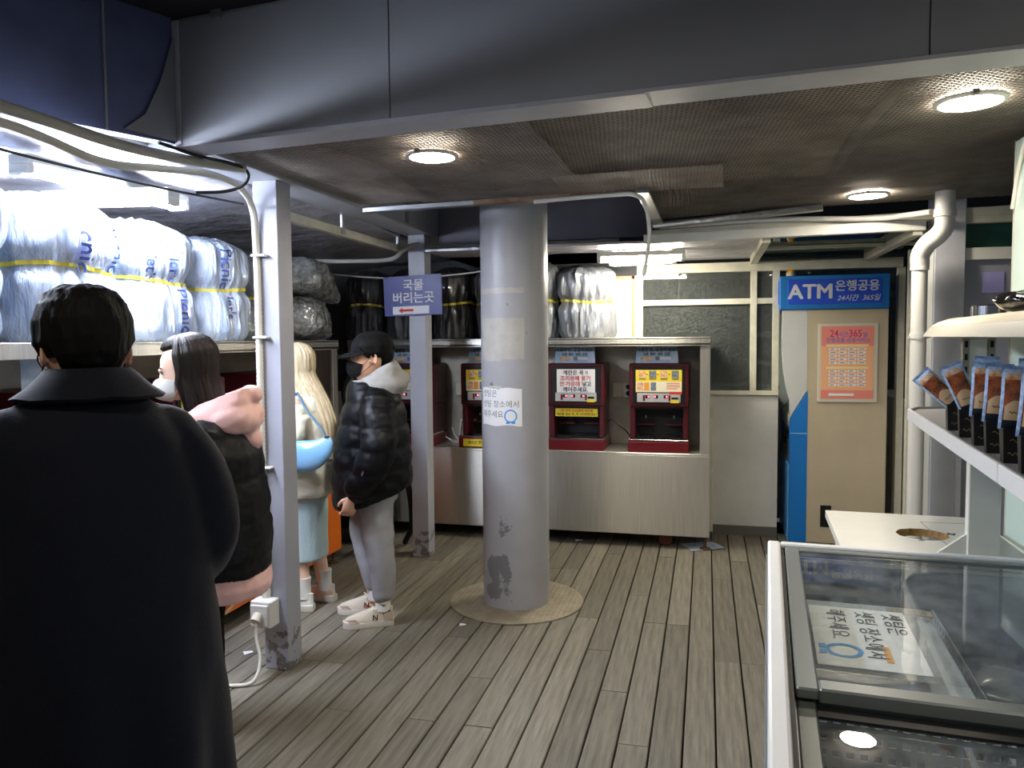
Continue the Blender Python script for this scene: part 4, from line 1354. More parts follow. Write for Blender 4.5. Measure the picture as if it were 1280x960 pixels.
mb = MB().box(.09, .78, -2.0, -1.1, .22, .40)
mb.build('frozen_stock', mat('frosty_grey_boxes', '4C5460', .6, col2='A0A8B0', vscale=5, bump=.5, bscale=14), fz, kind='stuff')
t = thing('cardboard_flap', (.575, 2.40, .815), 'brown tape strip at the top right corner of the freezer sign', 'tape', rz=R(-6))
MB().box(-.06, .06, -.022, .022, 0, .004).build('strip', mat('brown_tape', '9A9078', .6), t)

# ================================================================ WHITE TABLE with a round hole
tb = thing('white_table', (.0, 0, 0), 'white table with a round cut hole behind the freezer', 'table')
outer = [(.478, 2.93), (.515, 3.60), (1.10, 3.57), (1.10, 2.88)]
hc = Vector((.815, 3.235)); hr = .092
N = 64
mb = MB()


def ray_poly(a):
    d = Vector((math.cos(a), math.sin(a))); best = 9
    for i in range(4):
        p, q = Vector(outer[i]), Vector(outer[(i + 1) % 4]); e = q - p
        den = d.x * e.y - d.y * e.x
        if abs(den) < 1e-9: continue
        w = p - hc
        t_ = (w.x * e.y - w.y * e.x) / den; s_ = (w.x * d.y - w.y * d.x) / den
        if t_ > 0 and -1e-6 <= s_ <= 1 + 1e-6: best = min(best, t_)
    return hc + d * best


angs = sorted([2 * PI * i / N for i in range(N)] + [math.atan2(o[1] - hc.y, o[0] - hc.x) % (2 * PI) for o in outer])
N = len(angs)
o_ = [ray_poly(a) for a in angs]
i_ = [hc + Vector((math.cos(a), math.sin(a))) * (hr + .004 * noise.noise(Vector((math.cos(a) * 6, math.sin(a) * 6, 0)))) for a in angs]
vs = []
for z in (.85, .82):
    vs += [(p.x, p.y, z) for p in o_] + [(p.x, p.y, z) for p in i_]
fs = []; ms = []
for k in range(N):
    q = (k + 1) % N
    fs += [(k, q, N + q, N + k), (2 * N + q, 2 * N + k, 3 * N + k, 3 * N + q), (q, k, 2 * N + k, 2 * N + q)]
mb.add(vs, fs, 0)
mb.add([vs[N + k] for k in range(N)] + [vs[3 * N + k] for k in range(N)], [(k, (k + 1) % N, N + (k + 1) % N, N + k) for k in range(N)], 1)
M_table = mat('white_table_laminate', 'E2E2DA', .4, var=.03)
mb.build('tabletop', [M_table, M_wood], tb)
for x, y in ((.55, 3.0), (.57, 3.53), (1.04, 3.5), (1.04, 2.98)):
    MB().box(x - .02, x + .02, y - .02, y + .02, 0, .82).build('leg', M_white, tb, bevel=.003)
MB().box(.53, 1.06, 3.0, 3.5, .3, .315).build('lower_shelf', M_white, tb)
text('분리', .06, M_ink, tb, (1.0, 3.12, .8512), rot=(0, 0, R(200)), bold=.015)
text('수', .045, M_ink, tb, (.92, 3.26, .8512), rot=(0, 0, R(200)), bold=.015)
MB().box(.86, .862, 2.95, 3.45, .8502, .8508).box(.862, 1.08, 3.448, 3.45, .8502, .8508).build('scored_line', M_inkgrey, tb)
MB().prism([(.775, 3.13), (.80, 3.135), (.79, 3.142)], .851, .8525, 'z').build('chip', M_wood, tb)

# ================================================================ DISPLAY RACK
rk = thing('display_rack', (0, 0, 0), 'white display rack with a foil edged shelf of drink pouches', 'rack')


def lipx(y): return .87 + (y - 3.69) * .0986


zs = 1.29
MB().box(.872, .972, 2.90, 2.935, .852, zs - .028).build('post', M_white, rk, bevel=.003)
for s_ in (-1, 1):
    xa = .922 + s_ * .05
    MB().prism([(xa, .8525), (xa + s_ * .105, .8525), (xa, .935)], 2.91, 2.922, 'y').build('gusset', M_white, rk)
MB().box(.76, 1.08, 2.885, 2.95, .8505, .8565).build('foot_plate', M_white, rk)
poly = [(lipx(1.45), 1.45), (lipx(3.6), 3.6), (.885, 3.72), (.93, 3.82), (1.0, 3.87), (1.09, 3.88), (1.09, 1.45)]
MB().prism(poly, zs - .028, zs - .006, 'z').build('shelf', mat('grey_shelf', 'A7A6AA', .4), rk)
M_lip = mat('foil_taped_edge', 'F2F4F2', .3, metal=.05, bump=.5, bscale=25)
for a, b in ((3.70, 2.15), (2.14, 1.45)):
    MB().beam((lipx(a) - .004, a, zs - .018), (lipx(b) - .004, b, zs - .018), .012, .05).build('edge_strip', M_lip, rk, bevel=.002)
MB().beam((lipx(3.70), 3.70, zs - .018), (.93, 3.825, zs - .018), .01, .045).beam((.93, 3.825, zs - .018), (1.09, 3.885, zs - .018), .01, .045).build('edge_strip', M_fgrey, rk)
for x in (.985, 1.075):
    MB().box(x - .012, x + .012, 3.35, 3.375, zs - .03, 1.66).build('slotted_upright', M_steel_d, rk)
    for k in range(6): MB().box(x - .005, x + .005, 3.348, 3.35, 1.32 + k * .05, 1.345 + k * .05).build('slot', M_dark, rk)
MB().box(1.0, 1.06, 3.36, 3.37, zs, 1.6).build('back_plate', M_white, rk)
M_hood = mat('cream_hood', 'BDB39C', .45, var=.04)
ho = [(lipx(1.5) - .03, 1.5), (lipx(2.4) - .03, 2.4), (lipx(3.2) - .03, 3.2), (.835, 3.36), (.88, 3.46), (.95, 3.52), (1.03, 3.54), (1.12, 3.54), (1.12, 1.5)]
hc_ = Vector((1.0, 2.6))


def inset(d):
    out = []
    for (x, y) in ho:
        p_ = Vector((x, y))
        q_ = p_.copy()
        if x < 1.1: q_.x += d * (1 if y < 3.3 else .7)
        if y > 3.3: q_.y -= d * (.4 if y < 3.4 else 1)
        out.append(q_)
    return out


rg = [[Vector((p_.x, p_.y, z)) for p_ in inset(d)] for d, z in ((.012, 1.612), (.0, 1.614), (.004, 1.622), (.03, 1.652))]
MB().rings(rg).build('hood_rim', M_ivory, rk, smooth=25)
rg = [[Vector((p_.x, p_.y, z)) for p_ in inset(d)] for d, z in ((.03, 1.6525), (.06, 1.668), (.11, 1.682), (.15, 1.686))]
MB().rings(rg).build('hood', M_hood, rk, smooth=40)
t = thing('steel_pan_lid', (1.01, 3.1, 1.687), 'low stainless drum lying on the cream hood', 'pan')
MB().lathe([(.085, 0), (.085, .034), (.078, .038)], n=40).build('drum', M_chrome, t, smooth=40)
t = thing('black_bag', (1.0, 2.76, 1.687), 'black plastic bag lying on the cream hood', 'bag')
rg = []
for i in range(17):
    ph = -PI / 2 + PI * i / 16
    ring = []
    for j in range(36):
        a = 2 * PI * j / 36
        v = Vector((.10 * math.cos(ph) ** .7 * math.cos(a), .11 * math.cos(ph) ** .7 * math.sin(a), .035 * math.sin(ph) + .036)) if abs(math.cos(ph)) > 1e-6 else Vector((0, 0, .036 + .035 * math.sin(ph)))
        ring.append(v * (1 + .16 * noise.noise(v * 22) + .10 * abs(noise.noise(v * 55))) + Vector((0, 0, .0)))
    rg.append(ring)
MB().rings(rg).build('bag', mat('glossy_black_film', '0A0A0C', .18, coat=.8, bump=.6, bscale=30), t, smooth=60)

# ---------------------------------------------------------------- drink pouches in black sleeves
M_pb = mat('pale_blue_pouch_print', 'C2D8EE', .22, col2='6C94CC', vscale=70, coat=.8, sharp=False)
M_drink = mat('iced_coffee_print', '2A110B', .2, col2='A85C30', vscale=45, coat=.8)
M_tan = mat('tan_label', 'CFAE86', .4)
M_band2 = mat('dark_navy_band', '1E2432', .35)
M_gold = mat('gold_print', '9A8A58', .4, metal=.5)
M_sleeve = mat('black_card_sleeve', '141416', .4)


def pouch_surface(w, h, th):
    def f(u, v, side, off=0.):
        x = (u - .5) * w * (1 - .05 * math.sin(PI * v))
        k = max(0, 1 - (2 * u - 1) ** 2) ** .7 * max(0., math.sin(PI * min(1, v * 1.08))) ** .45
        y = (th * k + off) * side
        return Vector((x, y, v * h))
    return f


def make_pouch():
    t = thing('drink_pouch', (0, 0, 0), None, 'drink')
    f = pouch_surface(.070, .168, .015)
    nu, nv = 14, 18
    mb = MB()
    for side in (-1, 1):
        vs = [f(i / nu, j / nv, side) for j in range(nv + 1) for i in range(nu + 1)]
        fs = [(j * (nu + 1) + i, j * (nu + 1) + i + 1, (j + 1) * (nu + 1) + i + 1, (j + 1) * (nu + 1) + i) for j in range(nv) for i in range(nu)]
        mb.add(vs, fs)
    mb.build('bag', M_pb, t, smooth=60)

    def patch(name, m, u0, u1, v0, v1, off, dome=0):
        vs, fs = [], []
        a, b = 10, 8
        for j in range(b + 1):
            for i in range(a + 1):
                u = u0 + (u1 - u0) * i / a
                top = v1 + dome * (1 - (2 * i / a - 1) ** 2)
                vs.append(f(u, v0 + (top - v0) * j / b, -1, off))
        for j in range(b):
            for i in range(a):
                p = j * (a + 1) + i
                fs.append((p, p + 1, p + a + 2, p + a + 1))
        return MB().add(vs, fs).build(name, m, t, smooth=60)
    patch('drink_print', M_drink, .1, .9, .12, .80, .0009)
    patch('foam_print', mat('cream_foam_print', 'D9C4A8', .3, col2='A8602C', vscale=60), .12, .88, .78, .86, .0014, .03)
    patch('tan_label', M_tan, .14, .86, .14, .36, .0018, .10)
    patch('dark_band', M_band2, .1, .9, .02, .15, .0020)
    sq = [f(.3 + .4 * k / 10, .27 + .02 * math.sin(k * 1.9), -1, .0024) for k in range(11)]
    MB().tube(sq, .0009, 5).build('scribble_print', M_band2, t)
    return t


def make_sleeve():
    t = thing('card_sleeve', (0, 0, 0), None, 'sleeve')
    mb = MB()
    w0, w1, d0, d1, h = .023, .027, .022, .026, .092
    vs = [(-w0, -d0, 0), (w0, -d0, 0), (w0, d0, 0), (-w0, d0, 0), (-w1, -d1, h), (w1, -d1, h), (w1, d1, h), (-w1, d1, h),
          (-w1 + .002, -d1 + .002, h), (w1 - .002, -d1 + .002, h), (w1 - .002, d1 - .002, h), (-w1 + .002, d1 - .002, h), (-w0 + .002, -d0 + .002, .004), (w0 - .002, -d0 + .002, .004), (w0 - .002, d0 - .002, .004), (-w0 + .002, d0 - .002, .004)]
    fs = [(0, 3, 2, 1)] + [(i, (i + 1) % 4, 4 + (i + 1) % 4, 4 + i) for i in range(4)] + [(4 + i, 4 + (i + 1) % 4, 8 + (i + 1) % 4, 8 + i) for i in range(4)] + [(8 + i, 8 + (i + 1) % 4, 12 + (i + 1) % 4, 12 + i) for i in range(4)] + [(12, 13, 14, 15)]
    mb.add(vs, fs).build('sleeve', M_sleeve, t, bevel=.001)
    pts = [(-.018 + .036 * k / 12, -.0295 + .0006, .025 + .004 * math.sin(k * 1.1)) for k in range(13)]
    MB().tube([(x * .75, -.0236, z) for x, y, z in pts], .0007, 5).tube([(-.010, -.0252, .06), (-.004, -.0252, .064), (.004, -.0252, .056), (.010, -.0252, .062)], .0009, 5).build('gold_scroll', M_gold, t)
    return t


pouch0 = make_pouch()
sleeve0 = make_sleeve()
spots = [(.852, 3.004), (.832, 2.80), (.813, 2.602), (.797, 2.441), (.779, 2.261), (.763, 2.094)]
ords = ('farthest', 'second farthest', 'third farthest', 'fourth', 'fifth', 'nearest')
for i, (x, y) in enumerate(spots):
    s_ = sleeve0 if i == 0 else copy_tree(sleeve0)
    s_.location = (x, y, zs - .0055)
    s_.rotation_euler = (0, 0, R(-8 - 3 * (i % 2)))
    tag(s_, 'black card sleeve with gold scroll on the foil edged shelf, %s from the camera' % ords[i] if i in (0, 1, 2, 5) else 'black card sleeve with gold scroll on the foil edged shelf, %s in the row' % ords[i], 'sleeve', 'black sleeves on the rack shelf')
PP = [((.852, 3.004), -48, 'pouch of iced drink leaning far to the left in the farthest sleeve'), ((.834, 2.80), -24, 'pouch of iced drink leaning left in the second farthest sleeve'),
      ((.875, 2.80), 4, 'pouch of iced drink standing behind the leaning one'), ((.813, 2.602), 2, 'upright pouch of iced drink in the third farthest sleeve'),
      ((.797, 2.441), 3, 'upright pouch of iced drink with a bright glint in the fourth sleeve'), ((.779, 2.261), 3, 'upright pouch of iced drink in the fifth sleeve'),
      ((.763, 2.094), 4, 'pouch of iced drink at the right picture edge in the nearest sleeve'), ((.90, 2.50), 3, 'pouch of iced drink in the rear row behind the upright ones')]
for i, ((x, y), lean, lab) in enumerate(PP):
    p_ = pouch0 if i == 0 else copy_tree(pouch0)
    p_.location = (x + (.012 if lean < -10 else 0), y, zs + .08 if i not in (2, 7) else zs + .092)
    p_.rotation_euler = (R(-3), R(lean), R(-10))
    if i == 6:
        f_ = pouch_surface(.070, .168, .015)
        MB().add([f_(.5 + .26 * math.cos(2 * PI * k / 16), .83 + .085 * math.sin(2 * PI * k / 16), -1, .003) for k in range(16)], [tuple(range(16))]).build('lemon_print', M_yellow, p_)
    tag(p_, lab, 'drink', 'drink pouches on the rack')
# pale mint fridge at the right edge
fd = thing('display_fridge', (1.145, 2.02, 0), 'tall pale mint fridge side at the right edge of the picture', 'fridge')
MB().box(0, .8, 0, 1.36, .1, 2.36).build('cabinet', mat('pale_mint_enamel', 'C4DAD2', .4), fd, bevel=.006)
MB().box(-.0, .012, 1.36, 1.366, .1, 2.36).build('edge_strip', M_ivory, fd)
MB().box(.03, .77, .03, 1.3, 0, .1).build('plinth', M_dark, fd)
MB().box(.1, .7, -.03, 0, 2.2, 2.32).build('top_rail', M_fgrey, fd)
t = thing('thin_cable', (0, 0, 0), 'white cable hanging from the top of the mint fridge', 'cable')
MB().tube(bez([(1.16, 2.9, 2.37), (1.135, 3.0, 2.375), (1.13, 3.2, 2.36), (1.132, 3.3, 2.25), (1.133, 3.36, 2.1)]), .007, 8).build('cable', M_cablew, t, smooth=60)
# litter on the planks
for i, (x, y, w, h_, rz_, m, lab) in enumerate(((-.02, 6.05, .28, .2, .5, mat('printed_leaflet', 'C8D2DE', .6, col2='6F86A8', vscale=18), 'printed leaflet lying under the right end of the rear counter'),
                                          (-.98, 6.02, .06, .03, .3, M_paper, 'white paper scrap under the rear counter'), (-1.33, 4.07, .035, .025, .2, M_paper, 'white paper scrap just in front of the round base plate'),
                                          (-2.3, 3.45, .045, .03, .8, M_paper, 'white paper scrap in the shade by the orange counter'), (-2.15, 4.75, .04, .025, .1, mat('orange_scrap', 'D98858', .7), 'small orange scrap on the planks left of the man in the cap'))):
    t = thing('paper_scrap' if i else 'leaflet', (x, y, .001), lab, 'litter', rz=rz_)
    mb = MB()
    mb.add([(-w / 2, -h_ / 2, 0), (w / 2, -h_ / 2, .004), (w / 2, h_ / 2, .001), (-w / 2, h_ / 2, .006), (-w / 2, -h_ / 2, .001), (w / 2, -h_ / 2, .005), (w / 2, h_ / 2, .002), (-w / 2, h_ / 2, .007)],
           [(3, 2, 1, 0), (4, 5, 6, 7), (0, 1, 5, 4), (1, 2, 6, 5), (2, 3, 7, 6), (3, 0, 4, 7)]).build('sheet', m, t)
# ================================================================ PEOPLE
def union(name, mb, voxel, m, parent, smooth_it=3, fac=.5, shape=None, kind=None):
    """one closed surface grown from overlapping lofts"""
    me = mb.mesh(name)
    o = bpy.data.objects.new(name, me)
    COL.objects.link(o)
    r_ = o.modifiers.new('r', 'REMESH'); r_.mode = 'VOXEL'; r_.voxel_size = voxel
    if smooth_it:
        s_ = o.modifiers.new('s', 'SMOOTH'); s_.factor = fac; s_.iterations = smooth_it
    me2 = eval_mesh(o)
    bpy.data.objects.remove(o)
    bpy.data.meshes.remove(me)
    me2.name = name
    me2.materials.clear()
    if shape:
        n = len(me2.vertices)
        co = np.empty(n * 3, 'f'); no = np.empty(n * 3, 'f')
        me2.vertices.foreach_get('co', co); me2.vertex_normals.foreach_get('vector', no)
        co = co.reshape(-1, 3); no = no.reshape(-1, 3)
        co = shape(co, no)
        me2.vertices.foreach_set('co', co.astype('f').ravel())
        me2.update()
    return link_mesh(name, me2, m, parent, smooth=180)


def nz(co, s, seed=0.):
    return np.array([noise.noise(Vector((c[0] * s[0] + seed, c[1] * s[1], c[2] * s[2]))) for c in co])


def ering(c, ax, ay, n=24, p=2.):
    c, ax, ay = Vector(c), Vector(ax), Vector(ay)
    out = []
    for j in range(n):
        a = 2 * PI * j / n
        ca, sa = math.cos(a), math.sin(a)
        out.append(c + ax * math.copysign(abs(ca) ** (2 / p), ca) + ay * math.copysign(abs(sa) ** (2 / p), sa))
    return out


def stack(mb, rows, n=28, p=2.2):
    """rows of (z, cx, cy, rx, ry[, slope])  -> a lofted trunk"""
    rg = []
    for r_ in rows:
        z, cx, cy, rx, ry = r_[:5]
        sl = r_[5] if len(r_) > 5 else 0
        rg.append([v + Vector((0, 0, sl * (v.x - cx))) for v in ering((cx, cy, z), (rx, 0, 0), (0, ry, 0), n, p)])
    return mb.rings(rg)


def limb(mb, pts, rs, n=16, k=6):
    """rounded limb through joints, radii eased between them"""
    path = bez(pts, k)
    m = len(pts) - 1
    rr = []
    for i in range(len(path)):
        t = min(i / k, m - 1e-6); a = int(t); f = t - a
        rr.append(rs[a] * (1 - f) + rs[a + 1] * f)
    d0 = (path[0] - path[1]).normalized(); d1 = (path[-1] - path[-2]).normalized()
    path = [path[0] + d0 * rr[0] * .6] + path + [path[-1] + d1 * rr[-1] * .6]
    rr = [rr[0] * .6] + rr + [rr[-1] * .6]
    return mb.tube(path, rr, n)


HEAD = [(0., .052, .026, .028), (.06, .050, .042, .040), (.16, .034, .066, .056), (.30, .016, .085, .067), (.45, .004, .097, .073), (.60, .0, .101, .076),
        (.75, -.004, .098, .075), (.87, -.008, .082, .064), (.95, -.01, .056, .045), (1., -.01, .02, .018)]


def headat(t):
    for a, b in zip(HEAD, HEAD[1:]):
        if t <= b[0]:
            f = (t - a[0]) / (b[0] - a[0])
            return [a[i] * (1 - f) + b[i] * f for i in (1, 2, 3)]
    return list(HEAD[-1][1:])


HH = .228


def hand(mb, w, d, nrm, thumb, s=1., curl=.5):
    """five-fingered hand: w wrist, d finger direction, nrm palm side, thumb side direction"""
    w, d, nrm, th = Vector(w), Vector(d).normalized(), Vector(nrm).normalized(), Vector(thumb).normalized()
    rg = []
    for t, wd, tk in ((-.02, .025, .018), (.0, .026, .017), (.03, .034, .017), (.06, .041, .016), (.088, .040, .013), (.097, .034, .009)):
        rg.append(ering(w + d * t * s, th * wd * s, nrm * tk * s, 14, 2.6))
    mb.rings(rg)
    for i, (off, L) in enumerate(((.030, .068), (.010, .078), (-.011, .072), (-.030, .055))):
        p = w + d * .088 * s + th * off * s
        a = 0.
        pts = [p - d * .02 * s, p]
        for q, fr in enumerate((.45, .32, .25)):
            a += curl * (.55, .75, .5)[q] * (1 + .12 * i)
            dd = (d * math.cos(a) + nrm * math.sin(a)).normalized()
            p = p + dd * L * fr * s
            pts.append(p)
        mb.tube(pts, [.0092 * s, .0092 * s, .0086 * s, .0078 * s, .0062 * s], 10)
    p = w + d * .022 * s + th * .024 * s
    p2 = p + (d * .6 + th * .7 + nrm * .35).normalized() * .036 * s
    p3 = p2 + (d * .85 + th * .25 + nrm * .45).normalized() * .028 * s
    p4 = p3 + (d * .9 + nrm * .5).normalized() * .022 * s
    mb.tube([p - th * .012 * s, p, p2, p3, p4], [.012 * s, .0125 * s, .011 * s, .0095 * s, .007 * s], 10)


def make_head(mb, Mh):
    """skull, jaw, nose, ears, neck stub in head space (origin under the chin, x forward)"""
    h = MB(Mh)
    rg = [ering((cx, 0, t * HH), (rx, 0, 0), (0, ry, 0), 28, 2.15) for t, cx, rx, ry in HEAD]
    h.rings(rg)
    h.rings([ering((.096, 0, .56 * HH), (.010, 0, 0), (0, .009, 0), 12), ering((.105, 0, .46 * HH), (.012, 0, 0), (0, .011, 0), 12), ering((.113, 0, .37 * HH), (.013, 0, 0), (0, .015, 0), 12), ering((.100, 0, .33 * HH), (.010, 0, 0), (0, .013, 0), 12)])
    h.tube([(.085, -.045, .585 * HH), (.100, -.018, .58 * HH), (.100, .018, .58 * HH), (.085, .045, .585 * HH)], [.008, .010, .010, .008], 10)
    h.rings([ering((.082, 0, z * HH), (.018, 0, 0), (0, .022, 0), 12) for z in (.17, .2, .23)])
    h.rings([ering((.084, 0, z * HH), (.018, 0, 0), (0, .021, 0), 12) for z in (.235, .26)])
    for s in (-1, 1):
        c = Vector((-.008, s * .076, .47 * HH))
        pts = []
        for k in range(13):
            a = R(-70 + 290 * k / 12)
            pts.append(c + Vector((-.017 * math.cos(a) - .002, s * (.009 + .004 * math.cos(a)), .030 * math.sin(a) + .002)))
        h.tube(pts, [.005] * 13, 8)
        h.rings([ering(c + Vector((.002, s * y, 0)), (.014, 0, 0), (0, 0, .025), 12) for y in (-.004, .004)])
    for v, f, m in ((h.v, h.f, h.m),):
        n = len(mb.v)
        mb.v += v
        mb.f += [[i + n for i in q] for q in f]
        mb.m += m


M_skin = mat('skin', 'D9A98C', .5, var=.04, vscale=20)
M_skinp = mat('pale_skin', 'E6C0A8', .5, var=.04, vscale=20)
M_eye = mat('eye_white', 'E8E4DE', .2)
M_iris = mat('dark_iris', '20140F', .15)


def body(name, t, Mh, torso, arms, legs, neck, skin, voxel=.0062):
    mb = MB()
    stack(mb, torso)
    limb(mb, neck, [.062, .054, .05])
    make_head(mb, Mh)
    for a in arms:
        limb(mb, [a['s'], a['e'], a['w']], [.05, .04, .026])
        hand(mb, a['w'], a['d'], a['n'], a['t'], a.get('size', .95), a.get('curl', .5))
    for l in legs:
        limb(mb, [l['h'], l['k'], l['a']], [.082, .052, .038])
        f = Vector(l['f'])
        a = Vector(l['a'])
        limb(mb, [a + Vector((0, 0, -.02)) - f * .03, a + f * .06 + Vector((0, 0, -.045)), a + f * .14 + Vector((0, 0, -.055))], [.034, .032, .022], 12)
    o = union(name, mb, voxel, skin, t, 2, .5)
    e = MB(Mh)
    for s in (-1, 1):
        pass
    for s in (-1, 1):
        eb = MB(Mh)
        c = Vector((.083, s * .032, .515 * HH))
        eb.rings([ering(c + Vector((.012 * math.sin(ph), 0, 0)), (0, .012 * math.cos(ph), 0), (0, 0, .0075 * math.cos(ph)), 14) for ph in [R(-60 + 15 * k) for k in range(10)]])
        ey = eb.build('eye', M_eye, t, smooth=60)
        MB(Mh).rings([ering(c + Vector((.0125, 0, 0)), (0, .0055, 0), (0, 0, .0055), 12), ering(c + Vector((.0135, 0, 0)), (0, .004, 0), (0, 0, .004), 12)]).build('iris', M_iris, ey)
        MB(Mh).tube([c + Vector((.006, -.014, .004)), c + Vector((.0135, -.004, .008)), c + Vector((.0135, .005, .008)), c + Vector((.006, .014, .003))], .0018, 6).build('eyelash', M_iris, t)
        MB(Mh).tube([c + Vector((.008, -s * .018, .018)), c + Vector((.014, 0, .024)), c + Vector((.004, s * .02, .02))], [.003, .0038, .002], 6).build('eyebrow', M_hairb, t)
    return o


def headM(pos, yaw=0., pitch=0., roll=0.):
    return Matrix.Translation(pos) @ Matrix.Rotation(yaw, 4, 'Z') @ Matrix.Rotation(-pitch, 4, 'Y') @ Matrix.Rotation(roll, 4, 'X')


def scalp(name, Mh, m, t, grow, tmin_back, tmin_side, tmin_front, seed, top=0., flow=(9, 9, 2.5), amp=.007, n=72, k=30, back=0.):
    """short hair: a shell over the skull, hairline lower at the back, combed relief"""
    mb = MB(Mh)
    rings_ = []
    for i in range(k + 1):
        ring = []
        for j in range(n):
            a = 2 * PI * j / n
            f = (1 - math.cos(a)) / 2          # 0 front, 1 back
            tm = tmin_front * (1 - f) + tmin_back * f
            if f < .75: tm = tmin_front + (tmin_side - tmin_front) * min(1, max(0, (f - .05) / .35))
            if f >= .75: tm = tmin_side + (tmin_back - tmin_side) * (f - .75) / .25
            t_ = tm + (1.0 - tm) * (i / k) ** .85
            cx, rx, ry = headat(min(t_, 1))
            g = grow * (.35 + .65 * min(1, (i / k) * 5)) * (1 + back * f)
            v = Vector((cx + (rx + g) * math.cos(a), (ry + g) * math.sin(a), t_ * HH + grow * 1.0 * max(0, (t_ - .6) / .4) + top * max(0, (t_ - .75) / .25)))
            w = noise.noise(Vector((v.x * flow[0] * 5 + seed, v.y * flow[1] * 5, v.z * flow[2] * 5)))
            w2 = noise.noise(Vector((v.x * 120, v.y * 120, v.z * 22 + seed)))
            d = Vector((math.cos(a), math.sin(a), .6 * t_)).normalized()
            ring.append(v + d * (amp * w + amp * .45 * w2))
        rings_.append(ring)
    mb.rings(rings_, caps=False)
    mb.add(rings_[-1], [tuple(range(n))])
    # underside closing back to the skull
    inner = [v * 1 for v in rings_[0]]
    inn = []
    for j, v in enumerate(inner):
        a = 2 * PI * j / n
        inn.append(v - Vector((math.cos(a), math.sin(a), 0)) * grow * .9)
    mb.rings([inn, rings_[0]], caps=False)
    return mb.build(name, m, t, smooth=80)


def mask(Mh, m, t, straps, beak=0., lo=.03, hi=.44, wid=62):
    mb = MB(Mh)
    a_n, z_n = 28, 14
    def pt(i, j, off):
        u = i / a_n * 2 - 1
        v = j / z_n
        a = R(wid) * u
        low = lo + .10 * abs(u) ** 2
        high = hi - .10 * abs(u) ** 1.6
        z = low + (high - low) * v
        cx, rx, ry = headat(max(0.02, z))
        nose_ = .020 * math.exp(-(u / .28) ** 2) * (v ** .8)
        bk = beak * math.exp(-(u / .45) ** 2) * math.sin(PI * min(1, v * 1.0)) ** .8
        chin = .010 * (1 - v) * math.exp(-(u / .5) ** 2)
        r_ = 1 + (.007 + off) / rx
        return Vector((cx + rx * r_ * math.cos(a) + nose_ + bk + chin, (ry * r_) * math.sin(a), z * HH))
    vs = [pt(i, j, 0.) for j in range(z_n + 1) for i in range(a_n + 1)] + [pt(i, j, -.003) for j in range(z_n + 1) for i in range(a_n + 1)]
    w = a_n + 1; q = w * (z_n + 1)
    fs = []
    for j in range(z_n):
        for i in range(a_n):
            p = j * w + i
            fs += [(p, p + 1, p + w + 1, p + w), (q + p + w, q + p + w + 1, q + p + 1, q + p)]
    for i in range(a_n): fs += [(i, q + i, q + i + 1, i + 1), (z_n * w + i, z_n * w + i + 1, q + z_n * w + i + 1, q + z_n * w + i)]
    for j in range(z_n): fs += [(j * w, (j + 1) * w, q + (j + 1) * w, q + j * w), (j * w + a_n, q + j * w + a_n, q + (j + 1) * w + a_n, (j + 1) * w + a_n)]
    o = mb.add(vs, fs).build('face_mask', m, t, smooth=60)
    for s, i in ((-1, 0), (1, a_n)):
        for j, ze in ((1, .40), (z_n - 1, .56)):
            p = pt(i, j, 0)
            e = Vector((-.012, s * .081, ze * HH))
            MB(Mh).tube(bez([p, (p + e) / 2 + Vector((0, s * .012, 0)), e], 5), .0015, 6).build('mask_strap', straps, o)
    return o


M_hairb = mat('black_hair', '0B0A09', .7, bump=.6, bscale=1, bstretch=(260, 260, 18), bdist=.004, spec=.18)
M_hairbr = mat('dark_brown_hair', '1A1210', .48, bump=.6, bscale=1, bstretch=(240, 240, 10), bdist=.004, spec=.35)
M_hairbl = mat('blonde_hair', 'E6D8B8', .42, col2='C0A87E', vscale=1, vstretch=(70, 70, 2.5), bump=.6, bscale=1, bstretch=(240, 240, 8), bdist=.004)
M_wool = mat('navy_wool', '0C101C', .85, var=.15, vscale=90, bump=.35, bscale=260, bdist=.003, sheen=.12, spec=.2)
M_puffb = mat('black_nylon', '08090D', .46, bump=.25, bscale=40, bdist=.006, spec=.25)
M_puffc = mat('cream_nylon', 'F3EFD8', .4, bump=.25, bscale=30, bdist=.006)
M_fleece = mat('pink_fleece', 'E4B8B2', .85, bump=.3, bscale=180, bdist=.003, sheen=.2)
M_greyfl = mat('heather_grey_fleece', '9A9A97', .9, var=.14, vscale=240, bump=.25, bscale=200, bdist=.003)
M_jog = mat('grey_jersey', '9A9CA0', .9, var=.10, vscale=200, bump=.2, bscale=150, bdist=.003)
M_knit = mat('pale_blue_knit', 'AFC6CC', .85, bump=.8, bscale=1, bstretch=(110, 110, 30), bdist=.006)
M_denim = mat('blue_denim', '26406E', .8, var=.2, vscale=60)
M_blackcloth = mat('black_cloth', '070708', .85, spec=.2)
M_sock = mat('white_sock', 'DCDCD8', .85, bump=.4, bscale=1, bstretch=(4, 4, 180), bdist=.003)
M_shoe = mat('cream_mesh_shoe', 'CFC6B6', .7, bump=.3, bscale=200)
M_shoew = mat('white_leather', 'DEDDD6', .45)
M_shoeg = mat('beige_suede', 'A89888', .8)
M_sole = mat('white_rubber_sole', 'D6D3C8', .6)
M_bag = mat('sky_blue_leather', '7FB2DC', .22, coat=.5, bump=.2, bscale=12)


def baffles(pitch_, amp, wr=.006, seed=0., z0=0., ws=(9, 9, 16)):
    def f(co, no):
        ph = np.abs(np.sin(PI * (co[:, 2] - z0 + .012 * nz(co, (5, 5, 2), seed)) / pitch_))
        d = amp * (ph ** .55 - .55) + wr * nz(co, ws, seed) + wr * .5 * nz(co, (26, 26, 34), seed + 4)
        return co + no * d[:, None]
    return f


